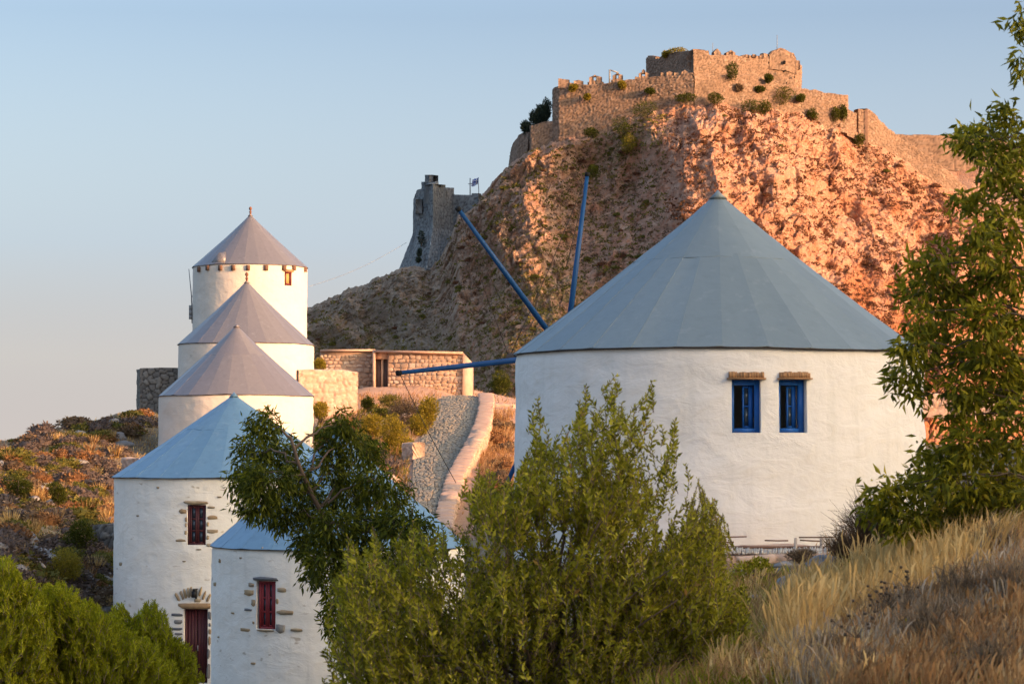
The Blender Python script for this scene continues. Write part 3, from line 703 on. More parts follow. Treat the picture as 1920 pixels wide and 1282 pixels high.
def stone_mesh(mat, k):
    key = (mat, k)
    if key not in STONE: V, Fc = stone_unit(k*7+3, 8+k % 3); STONE[key] = mesh_np('stone', V, Fc, M[mat])
    return STONE[key]
def place(name, me, parent, mat4):
    o = bpy.data.objects.new(name, me); C.objects.link(o); o.parent = parent
    m = mat4.copy(); m.translation = m.translation-ORG[parent]; o.matrix_local = m
    return o
class Mill:
    def __init__(s, cx, D, eave, apex, rpx, basepy, wallk, mat, roof, label, npan=22, taper=.03, holes=(), finial=0, seed=0, upper=True, lap=.003):
        s.lap = lap
        s.R = rpx/F*D; s.D = D; s.c = P(cx, eave, D); s.zt = s.c.z; s.zb = Z(basepy, D); s.za = Z(apex, D); s.seed = seed
        s.r = s.R*wallk; s.taper = taper
        s.o = thing('windmill', (s.c.x, D, s.zb), label, 'windmill')
        holes = [s.hole(*h) for h in holes]; s.holes = holes
        # wall with its openings
        ths = list(np.linspace(-math.pi, math.pi, 241)); zs = list(np.arange(s.zb, s.zt-.06, .09))+[s.zt-.035]
        for a, b, z0, z1 in holes: ths += [a, b]; zs += [z0, z1]
        def clean(v, keep):
            v = sorted(set(v)); out = []
            for q in v:
                if q in keep: 
                    while out and out[-1] not in keep and q-out[-1] < .35*stepv: out.pop()
                    out.append(q)
                elif out and out[-1] in keep and q-out[-1] < .35*stepv: continue
                else: out.append(q)
            return np.array(out)
        stepv = 2*math.pi/240; ths = clean(ths, {x for h in holes for x in h[:2]})
        stepv = .09; zs = clean(zs, {x for h in holes for x in h[2:]})
        T, Zv = np.meshgrid(ths, zs, indexing='ij')
        px_, py_ = np.cos(T)*s.r, np.sin(T)*s.r
        dn = .035*fbm(px_/.9, py_/.9, Zv/.6, 4, 900+seed)+.012*ridged(px_/.25, py_/.25, Zv/.16, 2, 910+seed)
        for a, b, z0, z1 in holes:
            m = 1-np.clip(np.maximum(np.maximum(a-T, T-b)*s.r, np.maximum(z0-Zv, Zv-z1))/.12, 0, 1); dn = dn*(1-m)
        top = sstep(.0, .12, s.zt-Zv); dn = dn-(1-top)*.02
        rr = s.rad(Zv)+dn
        V = np.stack([s.c.x+rr*np.sin(T), D-rr*np.cos(T), Zv], -1); ni, nj = V.shape[:2]
        I, J = np.meshgrid(np.arange(ni-1), np.arange(nj-1), indexing='ij')
        keep = np.ones(I.shape, bool)
        for a, b, z0, z1 in holes:
            tm = (ths[:-1]+ths[1:])/2; zm = (zs[:-1]+zs[1:])/2
            keep &= ~((tm > a)[:, None] & (tm < b)[:, None] & (zm > z0)[None] & (zm < z1)[None])
        Fq = np.stack([I*nj+J, (I+1)*nj+J, (I+1)*nj+J+1, I*nj+J+1], -1)[keep]
        V = V.reshape(-1, 3); nb = len(V); ex, ef = [], []
        for a, b, z0, z1 in holes:     # reveals
            def pt(t, z, d): r_ = s.rad(z)-d; return (s.c.x+r_*math.sin(t), D-r_*math.cos(t), z)
            for (t0, w0), (t1, w1) in (((a, z0), (b, z0)), ((b, z0), (b, z1)), ((b, z1), (a, z1)), ((a, z1), (a, z0))):
                k = nb+len(ex); ex += [pt(t0, w0, 0), pt(t1, w1, 0), pt(t1, w1, .45), pt(t0, w0, .45)]; ef.append((k, k+1, k+2, k+3))
        if ex: V = np.vstack([V, ex]); Fq = np.vstack([Fq, ef])
        obj('wall', V, Fq, mat, s.o, smooth=True)
        # roof sheets
        Re, za, ze = s.R, s.za, s.zt-.02
        def pt(th_, t, lift):
            wob = .012*noise(np.cos(th_)*t*Re*1.3, np.sin(th_)*t*Re*1.3, 0, 950+seed)+.006*noise(np.cos(th_)*t*Re*4, np.sin(th_)*t*Re*4, 0, 955+seed)
            z = za-(za-ze)*np.power(t, .95)+lift+wob+(.02*noise(np.cos(th_)*2, np.sin(th_)*2, 0, 960+seed))*t
            return np.stack([s.c.x+t*Re*np.sin(th_), D-t*Re*np.cos(th_), z], -1)
        ph = .13*seed
        courses = [(.0, .42, npan//2), (.40, 1.0, npan)] if upper else [(.0, 1.0, npan)]
        for ci, (t0, t1, n) in enumerate(courses):
            lift = .004 if ci == 0 and upper else 0
            for k in range(n):
                a0 = -math.pi+ph+2*math.pi*k/n; a1 = a0+2*math.pi/n+.012
                tt = np.linspace(max(t0, .001), t1, 8); aa = np.linspace(a0, a1, 7)
                A_, T_ = np.meshgrid(aa, tt, indexing='ij')
                lf = lift+s.lap*np.linspace(0, 1, 7)[:, None]+.006+0*T_-.011*Re*np.sin(np.pi*np.linspace(0, 1, 7))[:, None]*T_*random.uniform(.2, 1.0)
                Vp = pt(A_, T_, lf)
                # thickness: folded edge
                Vb = Vp-np.array([0, 0, .008]); ni, nj = 7, 8
                g = grid_faces(ni, nj)[:, ::-1]; V = np.vstack([Vp.reshape(-1, 3), Vp.reshape(-1, 3), Vb.reshape(-1, 3)]); o_ = ni*nj
                rim = [(o_+i*nj+nj-1, o_+(i+1)*nj+nj-1, 2*o_+(i+1)*nj+nj-1, 2*o_+i*nj+nj-1) for i in range(ni-1)]+[(o_+(ni-1)*nj+j+1, o_+(ni-1)*nj+j, 2*o_+(ni-1)*nj+j, 2*o_+(ni-1)*nj+j+1) for j in range(nj-1)]
                obj('roof_panel', V, np.vstack([g, np.array(rim)]), roof, s.o, smooth=False if False else True)
        # dark board showing along the eave, roof boarding inside
        th_ = np.linspace(-math.pi, math.pi, 121)
        ring = [np.stack([s.c.x+r_*np.sin(th_), D-r_*np.cos(th_), np.full(121, z_)+.02*noise(np.cos(th_)*2, np.sin(th_)*2, 0, 960+seed)], -1) for r_, z_ in ((Re-.14, ze-.05), (Re+.007, ze-.006), (Re+.004, ze-.024), (s.r-.05, ze-.028))]
        ring.append(np.stack([s.c.x+.02*np.sin(th_), D-.02*np.cos(th_), np.full(121, za-.22)], -1)); ring.insert(0, ring.pop()); 
        Vr = np.stack(ring, 1); Vr[:, 0] = [s.c.x, D, za-.2]
        obj('eave_board', Vr.reshape(-1, 3), grid_faces(121, 5), M['eave'], s.o, smooth=True)
        cap = MB(); cap.tube([(s.c.x, D, za-.10), (s.c.x, D, za+.0), (s.c.x, D, za+.05)], [.16, .05, .01], 10); cap.build('apex_cap', roof, s.o)
        if finial:
            h = finial; z0 = za-.05; mb = MB()
            prof = [(0, .16), (.15, .11), (.28, .10), (.33, .16), (.40, .16), (.45, .09), (.55, .08), (.62, .15), (.75, .19), (.88, .15), (.97, .04)]
            mb.tube([(s.c.x, D, z0+h*a) for a, b in prof], [b*h*.95 for a, b in prof], 12); mb.build('finial', M['terracotta'], s.o, smooth=True)
    def rad(s, z): return s.r*(1+s.taper*(s.zt-z)/max(s.zt-s.zb, .1))
    def theta(s, px, z=None):
        r = s.r if z is None else s.rad(z); y = s.D-r
        for _ in range(6):
            xw = (px-960)/F*y; t = math.asin(max(-1, min(1, (xw-s.c.x)/r))); y = s.D-r*math.cos(t)
        return t, y
    def hole(s, a, b, t, bt):
        ta, ya = s.theta(a); tb, yb = s.theta(b); y = (ya+yb)/2
        return (ta, tb, Z(bt, y), Z(t, y))
    def frame(s, px, py, out=0.0):
        t, y = s.theta(px); z = Z(py, y); r = s.rad(z)+out
        Mx = Matrix(((math.cos(t), -math.sin(t), 0, s.c.x+r*math.sin(t)), (math.sin(t), math.cos(t), 0, s.D-r*math.cos(t)), (0, 0, 1, z), (0, 0, 0, 1)))
        return Mx, y
    def stone(s, x0, x1, y0, y1, mat='stone_ochre', rot=0, name='stone', dep=.16, out=.01):
        Mx, y = s.frame((x0+x1)/2, (y0+y1)/2, out-dep*.5+.012)
        k = random.randrange(12)
        t, _ = s.theta((x0+x1)/2)
        w_ = (x1-x0)/F*y/max(.35, math.cos(t)); h_ = (y1-y0)/F*y
        return place(name, stone_mesh(mat, k), s.o, Mx @ Matrix.Rotation(rot, 4, 'Y') @ Matrix.Diagonal((w_*1.05, dep, h_*1.08, 1)))
    def flatbox(s, parent, name, mat, px, py, boxes, out=0.0):
        """boxes in metres in the wall's own frame at (px, py): x right, y inwards, z up"""
        Mx, y = s.frame(px, py, out); mb = MB()
        for b in boxes: mb.box(*b, M=Mx)
        return mb.build(name, M[mat], parent)

big = Mill(1347, 40, 664, 362, 384, 1045, .985, M['white_big'], M['roof_big'], 'big near windmill with grey blue cone roof, white wall and two blue windows', 30, .02,
           holes=((1372, 1426, 711, 811), (1460, 1512, 711, 811)), seed=1)
def blue_window(px, x0, x1):
    sc_ = 35.9/F*1.03; w2 = (x1-x0)/2*sc_; h2 = 50*36.3/F
    f = big.flatbox(big.o, 'window', 'blue', px, 761, [(-w2, -w2+.045, .10, .17, -h2, h2), (w2-.085, w2, .10, .17, -h2, h2), (-w2+.045, w2-.085, .10, .17, h2-.085, h2), (-w2+.045, w2-.085, .10, .17, -h2, -h2+.065)])
    a, b = w2*-.12, w2-.10
    big.flatbox(f, 'sash', 'blue', px, 761, [(a-.012, a+.016, .175, .205, -h2+.075, h2-.095), (b-.065, b, .175, .205, -h2+.067, h2-.087), (a+.016, b-.065, .175, .205, -.012, .012), (a+.016, b-.065, .175, .205, h2-.125, h2-.095), (a+.016, b-.065, .175, .205, -h2+.07, -h2+.10)])
    for z0, z1 in ((.012, h2-.125), (-h2+.10, -.012)): big.flatbox(f, 'pane', 'glass', px, 761, [(a+.016, b-.065, .19, .196, z0, z1)])
blue_window(1399, 1372, 1426); blue_window(1486, 1460, 1512)
for x0, x1, y0, y1 in ((1367, 1431, 698, 710.5), (1460, 1518, 698, 710.5)):
    n = 4
    for i in range(n):
        o = big.stone(x0+(x1-x0)*i/n, x0+(x1-x0)*(i+1)/n+1, y0+random.uniform(-1, 1), y1, 'clay', 0, 'lintel_tile', .13, .035) if False else None
    Mx, y = big.frame((x0+x1)/2, y1-2, .045); mb = MB(); k = 14
    xs = np.linspace(-(x1-x0)/2, (x1-x0)/2, k)/F*y*1.03
    for i in range(k-1): mb.box(xs[i]-.002, xs[i+1]+.002, -.015*random.random(), .12, .0+.004*random.random(), .075+.022*random.random(), M=Mx)
    mb.build('lintel', M['clay'], big.o)
    mb = MB(); mb.box(xs[0]-.03, xs[-1]+.03, -.03, .12, -.022, -.002, M=Mx, jit=.003); mb.build('lintel_slab', M['clay'], big.o)
# blue spars radiating from the hub behind the mill
hub = P(1060, 665, 43); nrm = Vector((-.63, .777, 0)).normalized()
def on_wheel(px, py):
    o = Vector((0, 0, EYE)); d = P(px, py, 1)-o; t = (hub-o).dot(nrm)/d.dot(nrm); return o+d*t
tips = [(860, 393), (1101, 329), (749, 699)]
for tp in tips:
    e = on_wheel(*tp); mb = MB(); mb.tube([tuple(hub), tuple(hub.lerp(e, .5)), tuple(e)], [.058, .05, .036], 10); mb.build('sail_spar', M['spar'], big.o, smooth=True)
    mb = MB(); u = (e-hub).normalized(); mb.tube([tuple(e-u*.02), tuple(e+u*.05)], [.048, .048], 10); mb.build('spar_cap', M['dark'], big.o)
rad_ = (on_wheel(860, 393)-hub).length
side = Vector((0, 0, 1)).cross(nrm)
for e in (on_wheel(925, 962), hub-(on_wheel(860, 393)-hub)*.9, hub-(on_wheel(749, 699)-hub)*.9):
    mb = MB(); mb.tube([tuple(hub), tuple(e)], [.058, .036], 10); mb.build('sail_spar', M['spar'], big.o, smooth=True)
mb = MB(); mb.tube([tuple(hub+nrm*1.6), tuple(hub), tuple(hub-nrm*3.2)], [.08, .16, .17], 10); mb.build('axle', M['wood'], big.o)
bow = hub+nrm*1.6
for tp in tips:
    e = on_wheel(*tp); mb = MB(); m_ = e.lerp(bow, .5)-Vector((0, 0, .08)); mb.tube([tuple(e), tuple(m_), tuple(bow)], .007, 4); mb.build('stay_rope', M['rope'], big.o)
for a, b in (((750, 702), (855, 905)), ((868, 402), (938, 560)), ((1098, 345), (1062, 500))):
    e0 = on_wheel(*a); e1 = on_wheel(*b); mb = MB(); mb.tube([tuple(e0), tuple(e0.lerp(e1, .5)-Vector((0, 0, .05))), tuple(e1)], .007, 4); mb.build('stay_rope', M['rope'], big.o)

left = Mill(438, 72, 891, 738, 226, 1286, .975, M['white_old'], M['roof_left'], 'tall near windmill with light blue roof, maroon shuttered window and arched maroon door', 24, .0,
            holes=((352.5, 387.5, 946, 1021), (347, 392, 1141, 1280)), seed=2)
def shutters(mill, px, py, wpx, hpx, mat, rows=3, parent=None):
    """pair of narrow casements with glazed rows"""
    _, y = mill.frame(px, py); w2 = wpx/2/F*y*1.0; h2 = hpx/2/F*y
    f = mill.flatbox(mill.o, 'window', mat, px, py, [(-w2, -w2+.05, .04, .12, -h2, h2), (w2-.05, w2, .04, .12, -h2, h2), (-w2+.05, w2-.05, .04, .12, h2-.05, h2), (-w2+.05, w2-.05, .04, .12, -h2, -h2+.05)])
    for a, b in ((-w2+.052, -.004), (.004, w2-.052)):
        bx = [(a, a+.05, .06, .10, -h2+.052, h2-.052), (b-.05, b, .06, .10, -h2+.052, h2-.052)]
        for k in range(rows+1):
            z = -h2+.052+(2*h2-.144)*k/rows; bx.append((a+.05, b-.05, .06, .10, z, z+.04))
        mill.flatbox(f, 'casement', mat, px, py, bx)
        for k in range(rows):
            z = -h2+.092+(2*h2-.144)*k/rows; mill.flatbox(f, 'pane', 'glass', px, py, [(a+.05, b-.05, .085, .09, z, z+(2*h2-.144)/rows-.04)])
shutters(left, 370, 983.5, 35, 75, 'red_dark')
def cz(x, y): return 200+x/3.357, 900+y/3.357
def stones(mill, lst, mat, **k):
    for x0, x1, y0, y1, *r in lst:
        a, b = cz(x0, y0); c_, d = cz(x1, y1); mill.stone(a, c_, b, d, r[1] if len(r) > 1 else mat, r[0] if r else 0, **k)
stones(left, [(484, 643, 128, 155)], 'stone_ochre', name='lintel', dep=.25, out=.03)
stones(left, [(457, 508, 180, 210), (497, 511, 230, 262), (497, 511, 266, 296), (494, 511, 315, 345), (435, 508, 368, 388), (636, 688, 163, 177), (636, 705, 220, 248), (632, 650, 262, 290),
              (632, 710, 308, 336), (630, 672, 396, 420), (562, 606, 430, 441), (632, 652, 345, 375), (698, 726, 100, 110), (84, 108, 515, 538), (190, 210, 218, 228), (482, 506, 505, 514), (318, 334, 40, 52)], 'stone_ochre')
stones(left, [(457, 665, 772, 808)], 'stone_ochre', name='lintel', dep=.25, out=.03)
stones(left, [(410, 490, 835, 855), (430, 488, 876, 905), (403, 488, 925, 943), (432, 490, 957, 975), (420, 490, 990, 1010), (440, 490, 1025, 1050), (415, 490, 1070, 1090), (645, 668, 822, 875), (650, 666, 895, 920), (640, 662, 1060, 1125), (638, 662, 1150, 1250)], 'stone_grey')
stones(left, [(645, 666, 980, 1040), (648, 668, 935, 968)], 'stone_ochre')
for i, (x, y, h_) in enumerate(((452, 732, 56), (482, 724, 60), (502, 712, 66), (521, 706, 68), (540, 700, 66), (598, 700, 62), (622, 724, 64), (650, 737, 62))):
    a = (x-555)/120.0
    stones(left, [(x-9, x+9, y-h_/2, y+h_/2, a*.62)], 'stone_ochre', name='voussoir', dep=.2, out=.02)
stones(left, [(556, 604, 745, 768)], 'stone_ochre')
# door: two leaves of boards
_, yd = left.frame(369.5, 1210); w2 = 22.5/F*yd; h2 = 69.5/F*yd
dr = left.flatbox(left.o, 'door', 'red_dark', 369.5, 1210.5, [(-w2, -w2+.05, .10, .2, -h2, h2), (w2-.05, w2, .10, .2, -h2, h2), (-w2+.05, w2-.05, .10, .2, h2-.05, h2)])
for a, b in ((-w2+.052, -.008), (.008, w2-.052)):
    lf = left.flatbox(dr, 'door_leaf', 'red_dark', 369.5, 1210.5, [(a, b, .16, .19, -h2, h2-.052)])
    for k in range(3):
        u0 = a+(b-a)*k/3; left.flatbox(dr, 'plank', 'red_dark', 369.5, 1210.5, [(u0+.004, u0+(b-a)/3-.004, .14, .158, -h2+.02, h2-.056)])
left.flatbox(dr, 'handle', 'steel', 369.5, 1215, [(.02, .04, .10, .14, -.08, .08)])
lamp = left.flatbox(left.o, 'door_lamp', 'black', 371, 1111, [(-.05, .05, -.16, .02, .10, .13), (-.065, .065, -.22, -.09, -.12, .06), (-.04, .04, -.2, -.11, .06, .12), (-.02, .02, -.03, .03, -.16, .12)], .05)
mb = MB(); mb.tube([P(404, 1010, 69.5), P(398, 1020, 68.9), P(394.5, 1030, 68.6), P(393, 1040, 68.5)], .02, 5); tag(mb.build('drain_pipe', M['black'], None, P(393, 1040, 68.5)), 'short curved black pipe hanging beside the lower blue roof edge', 'pipe')

small = Mill(635, 57, 1020, 806, 239, 1345, .985, M['white_old'], M['roof_left'], 'low near windmill with light blue roof and bright red window, half behind the dark tree', 22, .0, holes=((482.5, 518.5, 1088.5, 1178.5),), seed=3)
shutters(small, 500.5, 1133.5, 36, 90, 'red_bright')
stones(small, [(918, 1087, 607, 632, 0, 'stone_grey')], 'stone_grey', name='lintel', dep=.22, out=.03)
stones(small, [(895, 935, 645, 670), (865, 932, 688, 728), (915, 944, 748, 795), (868, 925, 806, 822, 0, 'stone_grey'), (843, 915, 928, 950), (925, 938, 885, 903), (1075, 1140, 672, 705), (1071, 1088, 742, 780),
               (1072, 1180, 815, 845), (1066, 1127, 905, 963, .1, 'stone_grey'), (1160, 1237, 930, 950), (710, 728, 492, 520), (680, 700, 640, 665), (842, 858, 482, 494), (915, 945, 1145, 1158), (790, 812, 828, 840), (980, 992, 420, 436), (708, 720, 980, 990)], 'stone_ochre')
stones(small, [(945, 1064, 938, 950)], 'stone_ochre', name='sill', dep=.2, out=.03)

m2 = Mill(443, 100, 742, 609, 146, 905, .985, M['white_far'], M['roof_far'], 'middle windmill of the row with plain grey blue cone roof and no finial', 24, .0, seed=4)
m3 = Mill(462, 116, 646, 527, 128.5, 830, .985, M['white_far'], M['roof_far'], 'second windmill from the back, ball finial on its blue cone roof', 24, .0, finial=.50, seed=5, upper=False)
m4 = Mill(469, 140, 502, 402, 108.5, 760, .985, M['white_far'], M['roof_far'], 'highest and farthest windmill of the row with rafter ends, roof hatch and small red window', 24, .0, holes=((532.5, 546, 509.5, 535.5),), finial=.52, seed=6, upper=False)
_, y4 = m4.frame(539, 522); w2 = 6.7/F*y4*1.2; h2 = 13/F*y4
f = m4.flatbox(m4.o, 'window', 'red', 539.3, 522.5, [(-w2, -w2+.08, .0, .12, -h2, h2), (w2-.10, w2, .0, .12, -h2, h2), (-w2+.08, w2-.10, .0, .12, h2-.09, h2), (-w2+.08, w2-.10, .0, .12, -h2, -h2+.12)])
m4.flatbox(f, 'curtain', 'ochre', 539.3, 522.5, [(-w2+.08, w2-.10, .06, .08, -h2+.12, h2-.09)])
m4.flatbox(m4.o, 'lintel', 'clay', 539.5, 507.5, [(-.34, .36, -.08, .1, -.07, .07)])
for px_ in (373, 389, 412.5, 436.5, 464, 497.5, 531, 549, 570):
    m4.flatbox(m4.o, 'rafter_end', 'wood', px_, 500.5 if 373 < px_ < 560 else 503.5, [(-.11, .11, -.12, .1, -.20, .10)])
# roof hatch on the left of the farthest roof
V = np.array([tuple(P(*a)) for a in ((390.5, 499, 137.55), (423.5, 496.5, 136.8), (411, 473.5, 137.05), (431, 471.5, 138.1), (402, 497, 138.4))])
obj('roof_hatch', V, [np.array([(0, 1, 2), (1, 3, 2), (0, 2, 3), (0, 3, 4), (0, 4, 1), (1, 4, 3)])], M['roof_far'], m4.o)
# finial-less weather mast and bracket on the wall
an = thing('aerial', P(358, 604, 139.5), 'thin aerial mast with brackets on the left side of the farthest windmill', 'aerial')
pole('mast', [P(360.5, 606, 139.5), P(359, 555, 139.5), P(354, 504, 139.5)], [.05, .035, .02], M['steel'], an, n=5)
for yy, dx in ((556, 4), (575, 6), (590, 8), (598, -5), (601, 6)):
    pole('bracket', [P(359.5, yy, 139.5), P(359.5+dx, yy-1, 139.6)], .03, M['steel'], an, n=4)
for yy in (577, 586, 594): 
    mb = MB(); c_ = P(358.5, yy, 139.4); mb.box(c_.x-.12, c_.x+.06, c_.y-.1, c_.y+.1, c_.z-.14, c_.z+.14); mb.build('junction_box', M['steel'], an)
pts = [P(580+(762-580)*t, 537+(455-537)*t+8*math.sin(math.pi*t)*1.0, 141+(350-141)*t) for t in np.linspace(0, 1, 20)]
mb = MB(); mb.tube([tuple(p) for p in pts], np.linspace(.012, .03, 20), 4); tag(mb.build('power_line', M['steel'], None, pts[0]), 'thin overhead cable running from the farthest windmill to the crag', 'cable')

# ------------------------------------------------------------------ house of field stone, retaining walls, path
hs_ = thing('stone_house', P(740, 745, 122), 'low flat stone house with tall grey door beside the top of the path', 'house')
def house_wall(x0, x1, yt0, yt1, D0, D1, base, holes=()):
    a, b = P(x0, yt0, D0), P(x1, yt1, D1); c_ = P(x0, base, D0); th_ = .5
    V = [(a.x, a.y, c_.z), (b.x, b.y, c_.z), (b.x, b.y, b.z), (a.x, a.y, a.z)]; V += [(x, y+th_, z) for x, y, z in V]
    obj('wall', V, np.array([(0, 1, 2, 3), (5, 4, 7, 6), (3, 2, 6, 7), (0, 4, 5, 1), (0, 3, 7, 4), (1, 5, 6, 2)]), M['mortar'], hs_)
    # stones laid in rough courses
    L = math.hypot(b.x-a.x, b.y-a.y); ang = math.atan2(b.y-a.y, b.x-a.x); zt = lambda u: a.z+(b.z-a.z)*u/L
    z = c_.z+.3; zt_max = max(a.z, b.z); r = random.Random(int(x0))
    while z < zt_max:
        h = r.uniform(.13, .27); u = r.uniform(-.1, 0)
        while u < L-.05:
            w = r.uniform(.16, .38)*(1.25 if h > .2 else 1); u0, u1 = max(u, .0), min(u+w, L)
            if u1-u0 > .09 and z+h < zt((u0+u1)/2)-.08:
                cx = (u0+u1)/2; pos = Vector((a.x+(b.x-a.x)*cx/L, a.y+(b.y-a.y)*cx/L-.0, z+h/2+r.uniform(-.03, .03)))
                yy = pos.y; pxx = 960+F*pos.x/yy; pyy = 850-F*(pos.z-EYE)/yy
                if pyy < 760-(0 if pxx > 700 else 25):
                    m = Matrix.Translation(pos) @ Matrix.Rotation(ang, 4, 'Z') @ Matrix.Rotation(r.uniform(-.25, .25), 4, 'Y') @ Matrix.Diagonal(((u1-u0)*r.uniform(.85, 1), r.uniform(.05, .11), h*r.uniform(.8, 1.05), 1))
                    place('stone', stone_mesh('stone_house', r.randrange(12)), hs_, m)
            u += w
        z += h
    return a, b
house_wall(600, 701, 657, 656, 122.8, 123.0, 770)
house_wall(727, 868, 658, 661, 122, 121.5, 790)
def slab(name, pts, dy, mat, parent):
    """pts: corners (px, py, D) of a front face, pushed back dy metres"""
    V = [tuple(P(*p)) for p in pts]; n = len(V); V += [(x, y+dy, z) for x, y, z in V]
    q = [(i, n+i, n+(i+1) % n, (i+1) % n) for i in range(n)]
    if n == 4: return obj(name, V, np.array([(0, 1, 2, 3), (7, 6, 5, 4)]+q), M[mat], parent)
    F3 = [(0, i, i+1) for i in range(1, n-1)]+[(n, n+i+1, n+i) for i in range(1, n-1)]
    return obj(name, V, [np.array(q), np.array(F3)], M[mat], parent)
slab('wall_quoin', [(866, 790, 121.35), (886, 790, 122.0), (886, 680, 122.0), (868, 660.5, 121.35)], 3.5, 'plaster', hs_)
slab('wall_lintel', [(701, 673, 122.3), (727, 673, 122.1), (727, 658, 122.1), (701, 656, 122.3)], .6, 'plaster', hs_)
slab('pilaster', [(698.5, 760, 121.9), (703.5, 760, 121.9), (703.5, 655, 121.9), (698.5, 655, 121.9)], .5, 'plaster', hs_)
slab('coping', [(600, 659, 122.6), (702, 658.5, 122.8), (702, 654.5, 122.8), (600, 655, 122.6)], .9, 'plaster', hs_)
slab('coping', [(702, 660, 121.8), (868, 663.5, 121.2), (868, 659.5, 121.2), (702, 656, 121.8)], .9, 'plaster', hs_)
slab('roof', [(705, 662, 122.6), (868, 665, 122.2), (868, 662, 122.2), (705, 659, 122.6)], 5, 'plaster', hs_)
d_ = slab('door', [(703.6, 735, 122.42), (707, 735, 122.42), (707, 673, 122.42), (703.6, 673, 122.42)], .2, 'wood', hs_)
slab('door_leaf', [(707, 735, 122.5), (714.6, 735, 122.5), (714.6, 673.5, 122.5), (707, 673.5, 122.5)], .08, 'greywood', hs_)
slab('door_post', [(714.8, 735, 122.3), (718.6, 735, 122.3), (718.6, 673.5, 122.3), (714.8, 673.5, 122.3)], .15, 'palewood', hs_)
slab('door_leaf', [(718.8, 735, 122.5), (726.8, 735, 122.5), (726.8, 673.5, 122.5), (718.8, 673.5, 122.5)], .08, 'greywood', hs_)

rk = dict(su=.34, sv=.24, res=.055, amp=.05, rag=.05)
tag(wall_obj('retaining_wall', [(560, 694, 810, 107), (640, 694, 805, 107.7), (672, 697, 800, 108)], M['retaining'], thick=.4, seed=401, **rk), 'rosy plastered rubble terrace wall between the far windmills and the stone house', 'wall')
tag(wall_obj('low_wall', [(912, 757, 790, 106), (962, 758, 790, 106), (1010, 760, 790, 106.5)], M['retaining'], thick=.6, seed=402, **rk), 'low rosy wall just left of the big windmill, above red earth', 'wall')
tag(wall_obj('low_wall', [(1720, 735, 780, 80), (1780, 742, 785, 80), (1900, 750, 790, 80)], M['retaining'], thick=.6, seed=412, **rk), 'low rosy wall half hidden behind the right hand tree', 'wall')
tag(wall_obj('stone_wall', [(257, 694, 775, 120), (262, 690, 775, 117.5), (300, 688, 775, 117), (336, 690, 775, 117), (380, 692, 775, 118)], M['drywall'], thick=3, seed=403, **rk), 'dark grey round dry stone wall left of the far windmills, on the skyline', 'wall')
tag(wall_obj('stone_wall', [(170, 1062, 1075, 80), (176, 982, 1065, 78.5), (196, 981, 1065, 78), (230, 984, 1065, 77.5)], M['drywall'], thick=1.2, seed=404, lean=.06, **rk), 'short dry stone wall beside the tall near windmill, green bush at its foot', 'wall')
tag(wall_obj('brick_pier', [(227, 858, 885, 92), (262, 858, 885, 91)], M['retaining'], thick=.6, seed=405, **rk), 'small pink masonry block behind the light blue roof of the tall windmill', 'pier')
tag(wall_obj('low_wall', [(755, 828, 880, 95.5), (775, 829, 880, 95)], M['retaining'], thick=.6, seed=406, **rk), 'small pink wall stub at the left edge of the path', 'wall')
tag(wall_obj('low_wall', [(0, 985, 1015, 82), (18, 986, 1015, 82)], M['drywall'], thick=.6, seed=407, **rk), 'stub of grey wall at the left edge of the picture', 'wall')

# parapet along the right of the path
pp = [P(*a) for a in ((812, 1030, 83), (822, 962, 87.2), (840, 900, 91.2), (873, 842, 96), (893, 800, 101), (901, 765, 106), (899, 747, 111))]
pyt = [995, 925, 868, 818, 775, 752, 745]
poly = []
for a, (bx) in zip(pp, pyt):
    px_, _ = proj(np.array(a)); zt = P(float(px_), bx, a.y).z
    poly.append((a.x+.60, a.y, a.z+.17, a.z-2.6))
V, Fc, at = rubble_mesh(poly, thick=.60, su=.36, sv=.22, res=.06, amp=.075, rag=.10, seed=431)
par = obj('parapet', V, Fc, M['parapet'], None, Vector(pp[0]), attrs=at)
tag(par, 'winding pink stone parapet wall along the right side of the cobbled path', 'wall')
cps = MB()
pv = np.array([(a, b, c_) for a, b, c_, _ in poly]); Lc = np.concatenate([[0], np.cumsum(np.hypot(np.diff(pv[:, 0]), np.diff(pv[:, 1])))])
u = 0
STONE['cap'] = None
while u < Lc[-1]-.2:
    w_ = random.uniform(.32, .5); um_ = u+w_/2; x, y, z = (np.interp(um_, Lc, pv[:, k]) for k in range(3))
    x2, y2, z2 = (np.interp(um_+.1, Lc, pv[:, k]) for k in range(3)); a = math.atan2(y2-y, x2-x); pt_ = math.atan2(z2-z, .1)
    nx, ny = math.sin(a), -math.cos(a)
    m = Matrix.Translation(Vector((x-nx*.31, y-ny*.31, z+.03))) @ Matrix.Rotation(a, 4, 'Z') @ Matrix.Rotation(-pt_, 4, 'Y') @ Matrix.Rotation(math.pi/2, 4, 'X') @ Matrix.Diagonal((w_*.97, .13, .72, 1)) @ Matrix.Rotation(math.pi, 4, 'X')
    place('coping_stone', stone_mesh('plaster', random.randrange(12)), par, m); u += w_

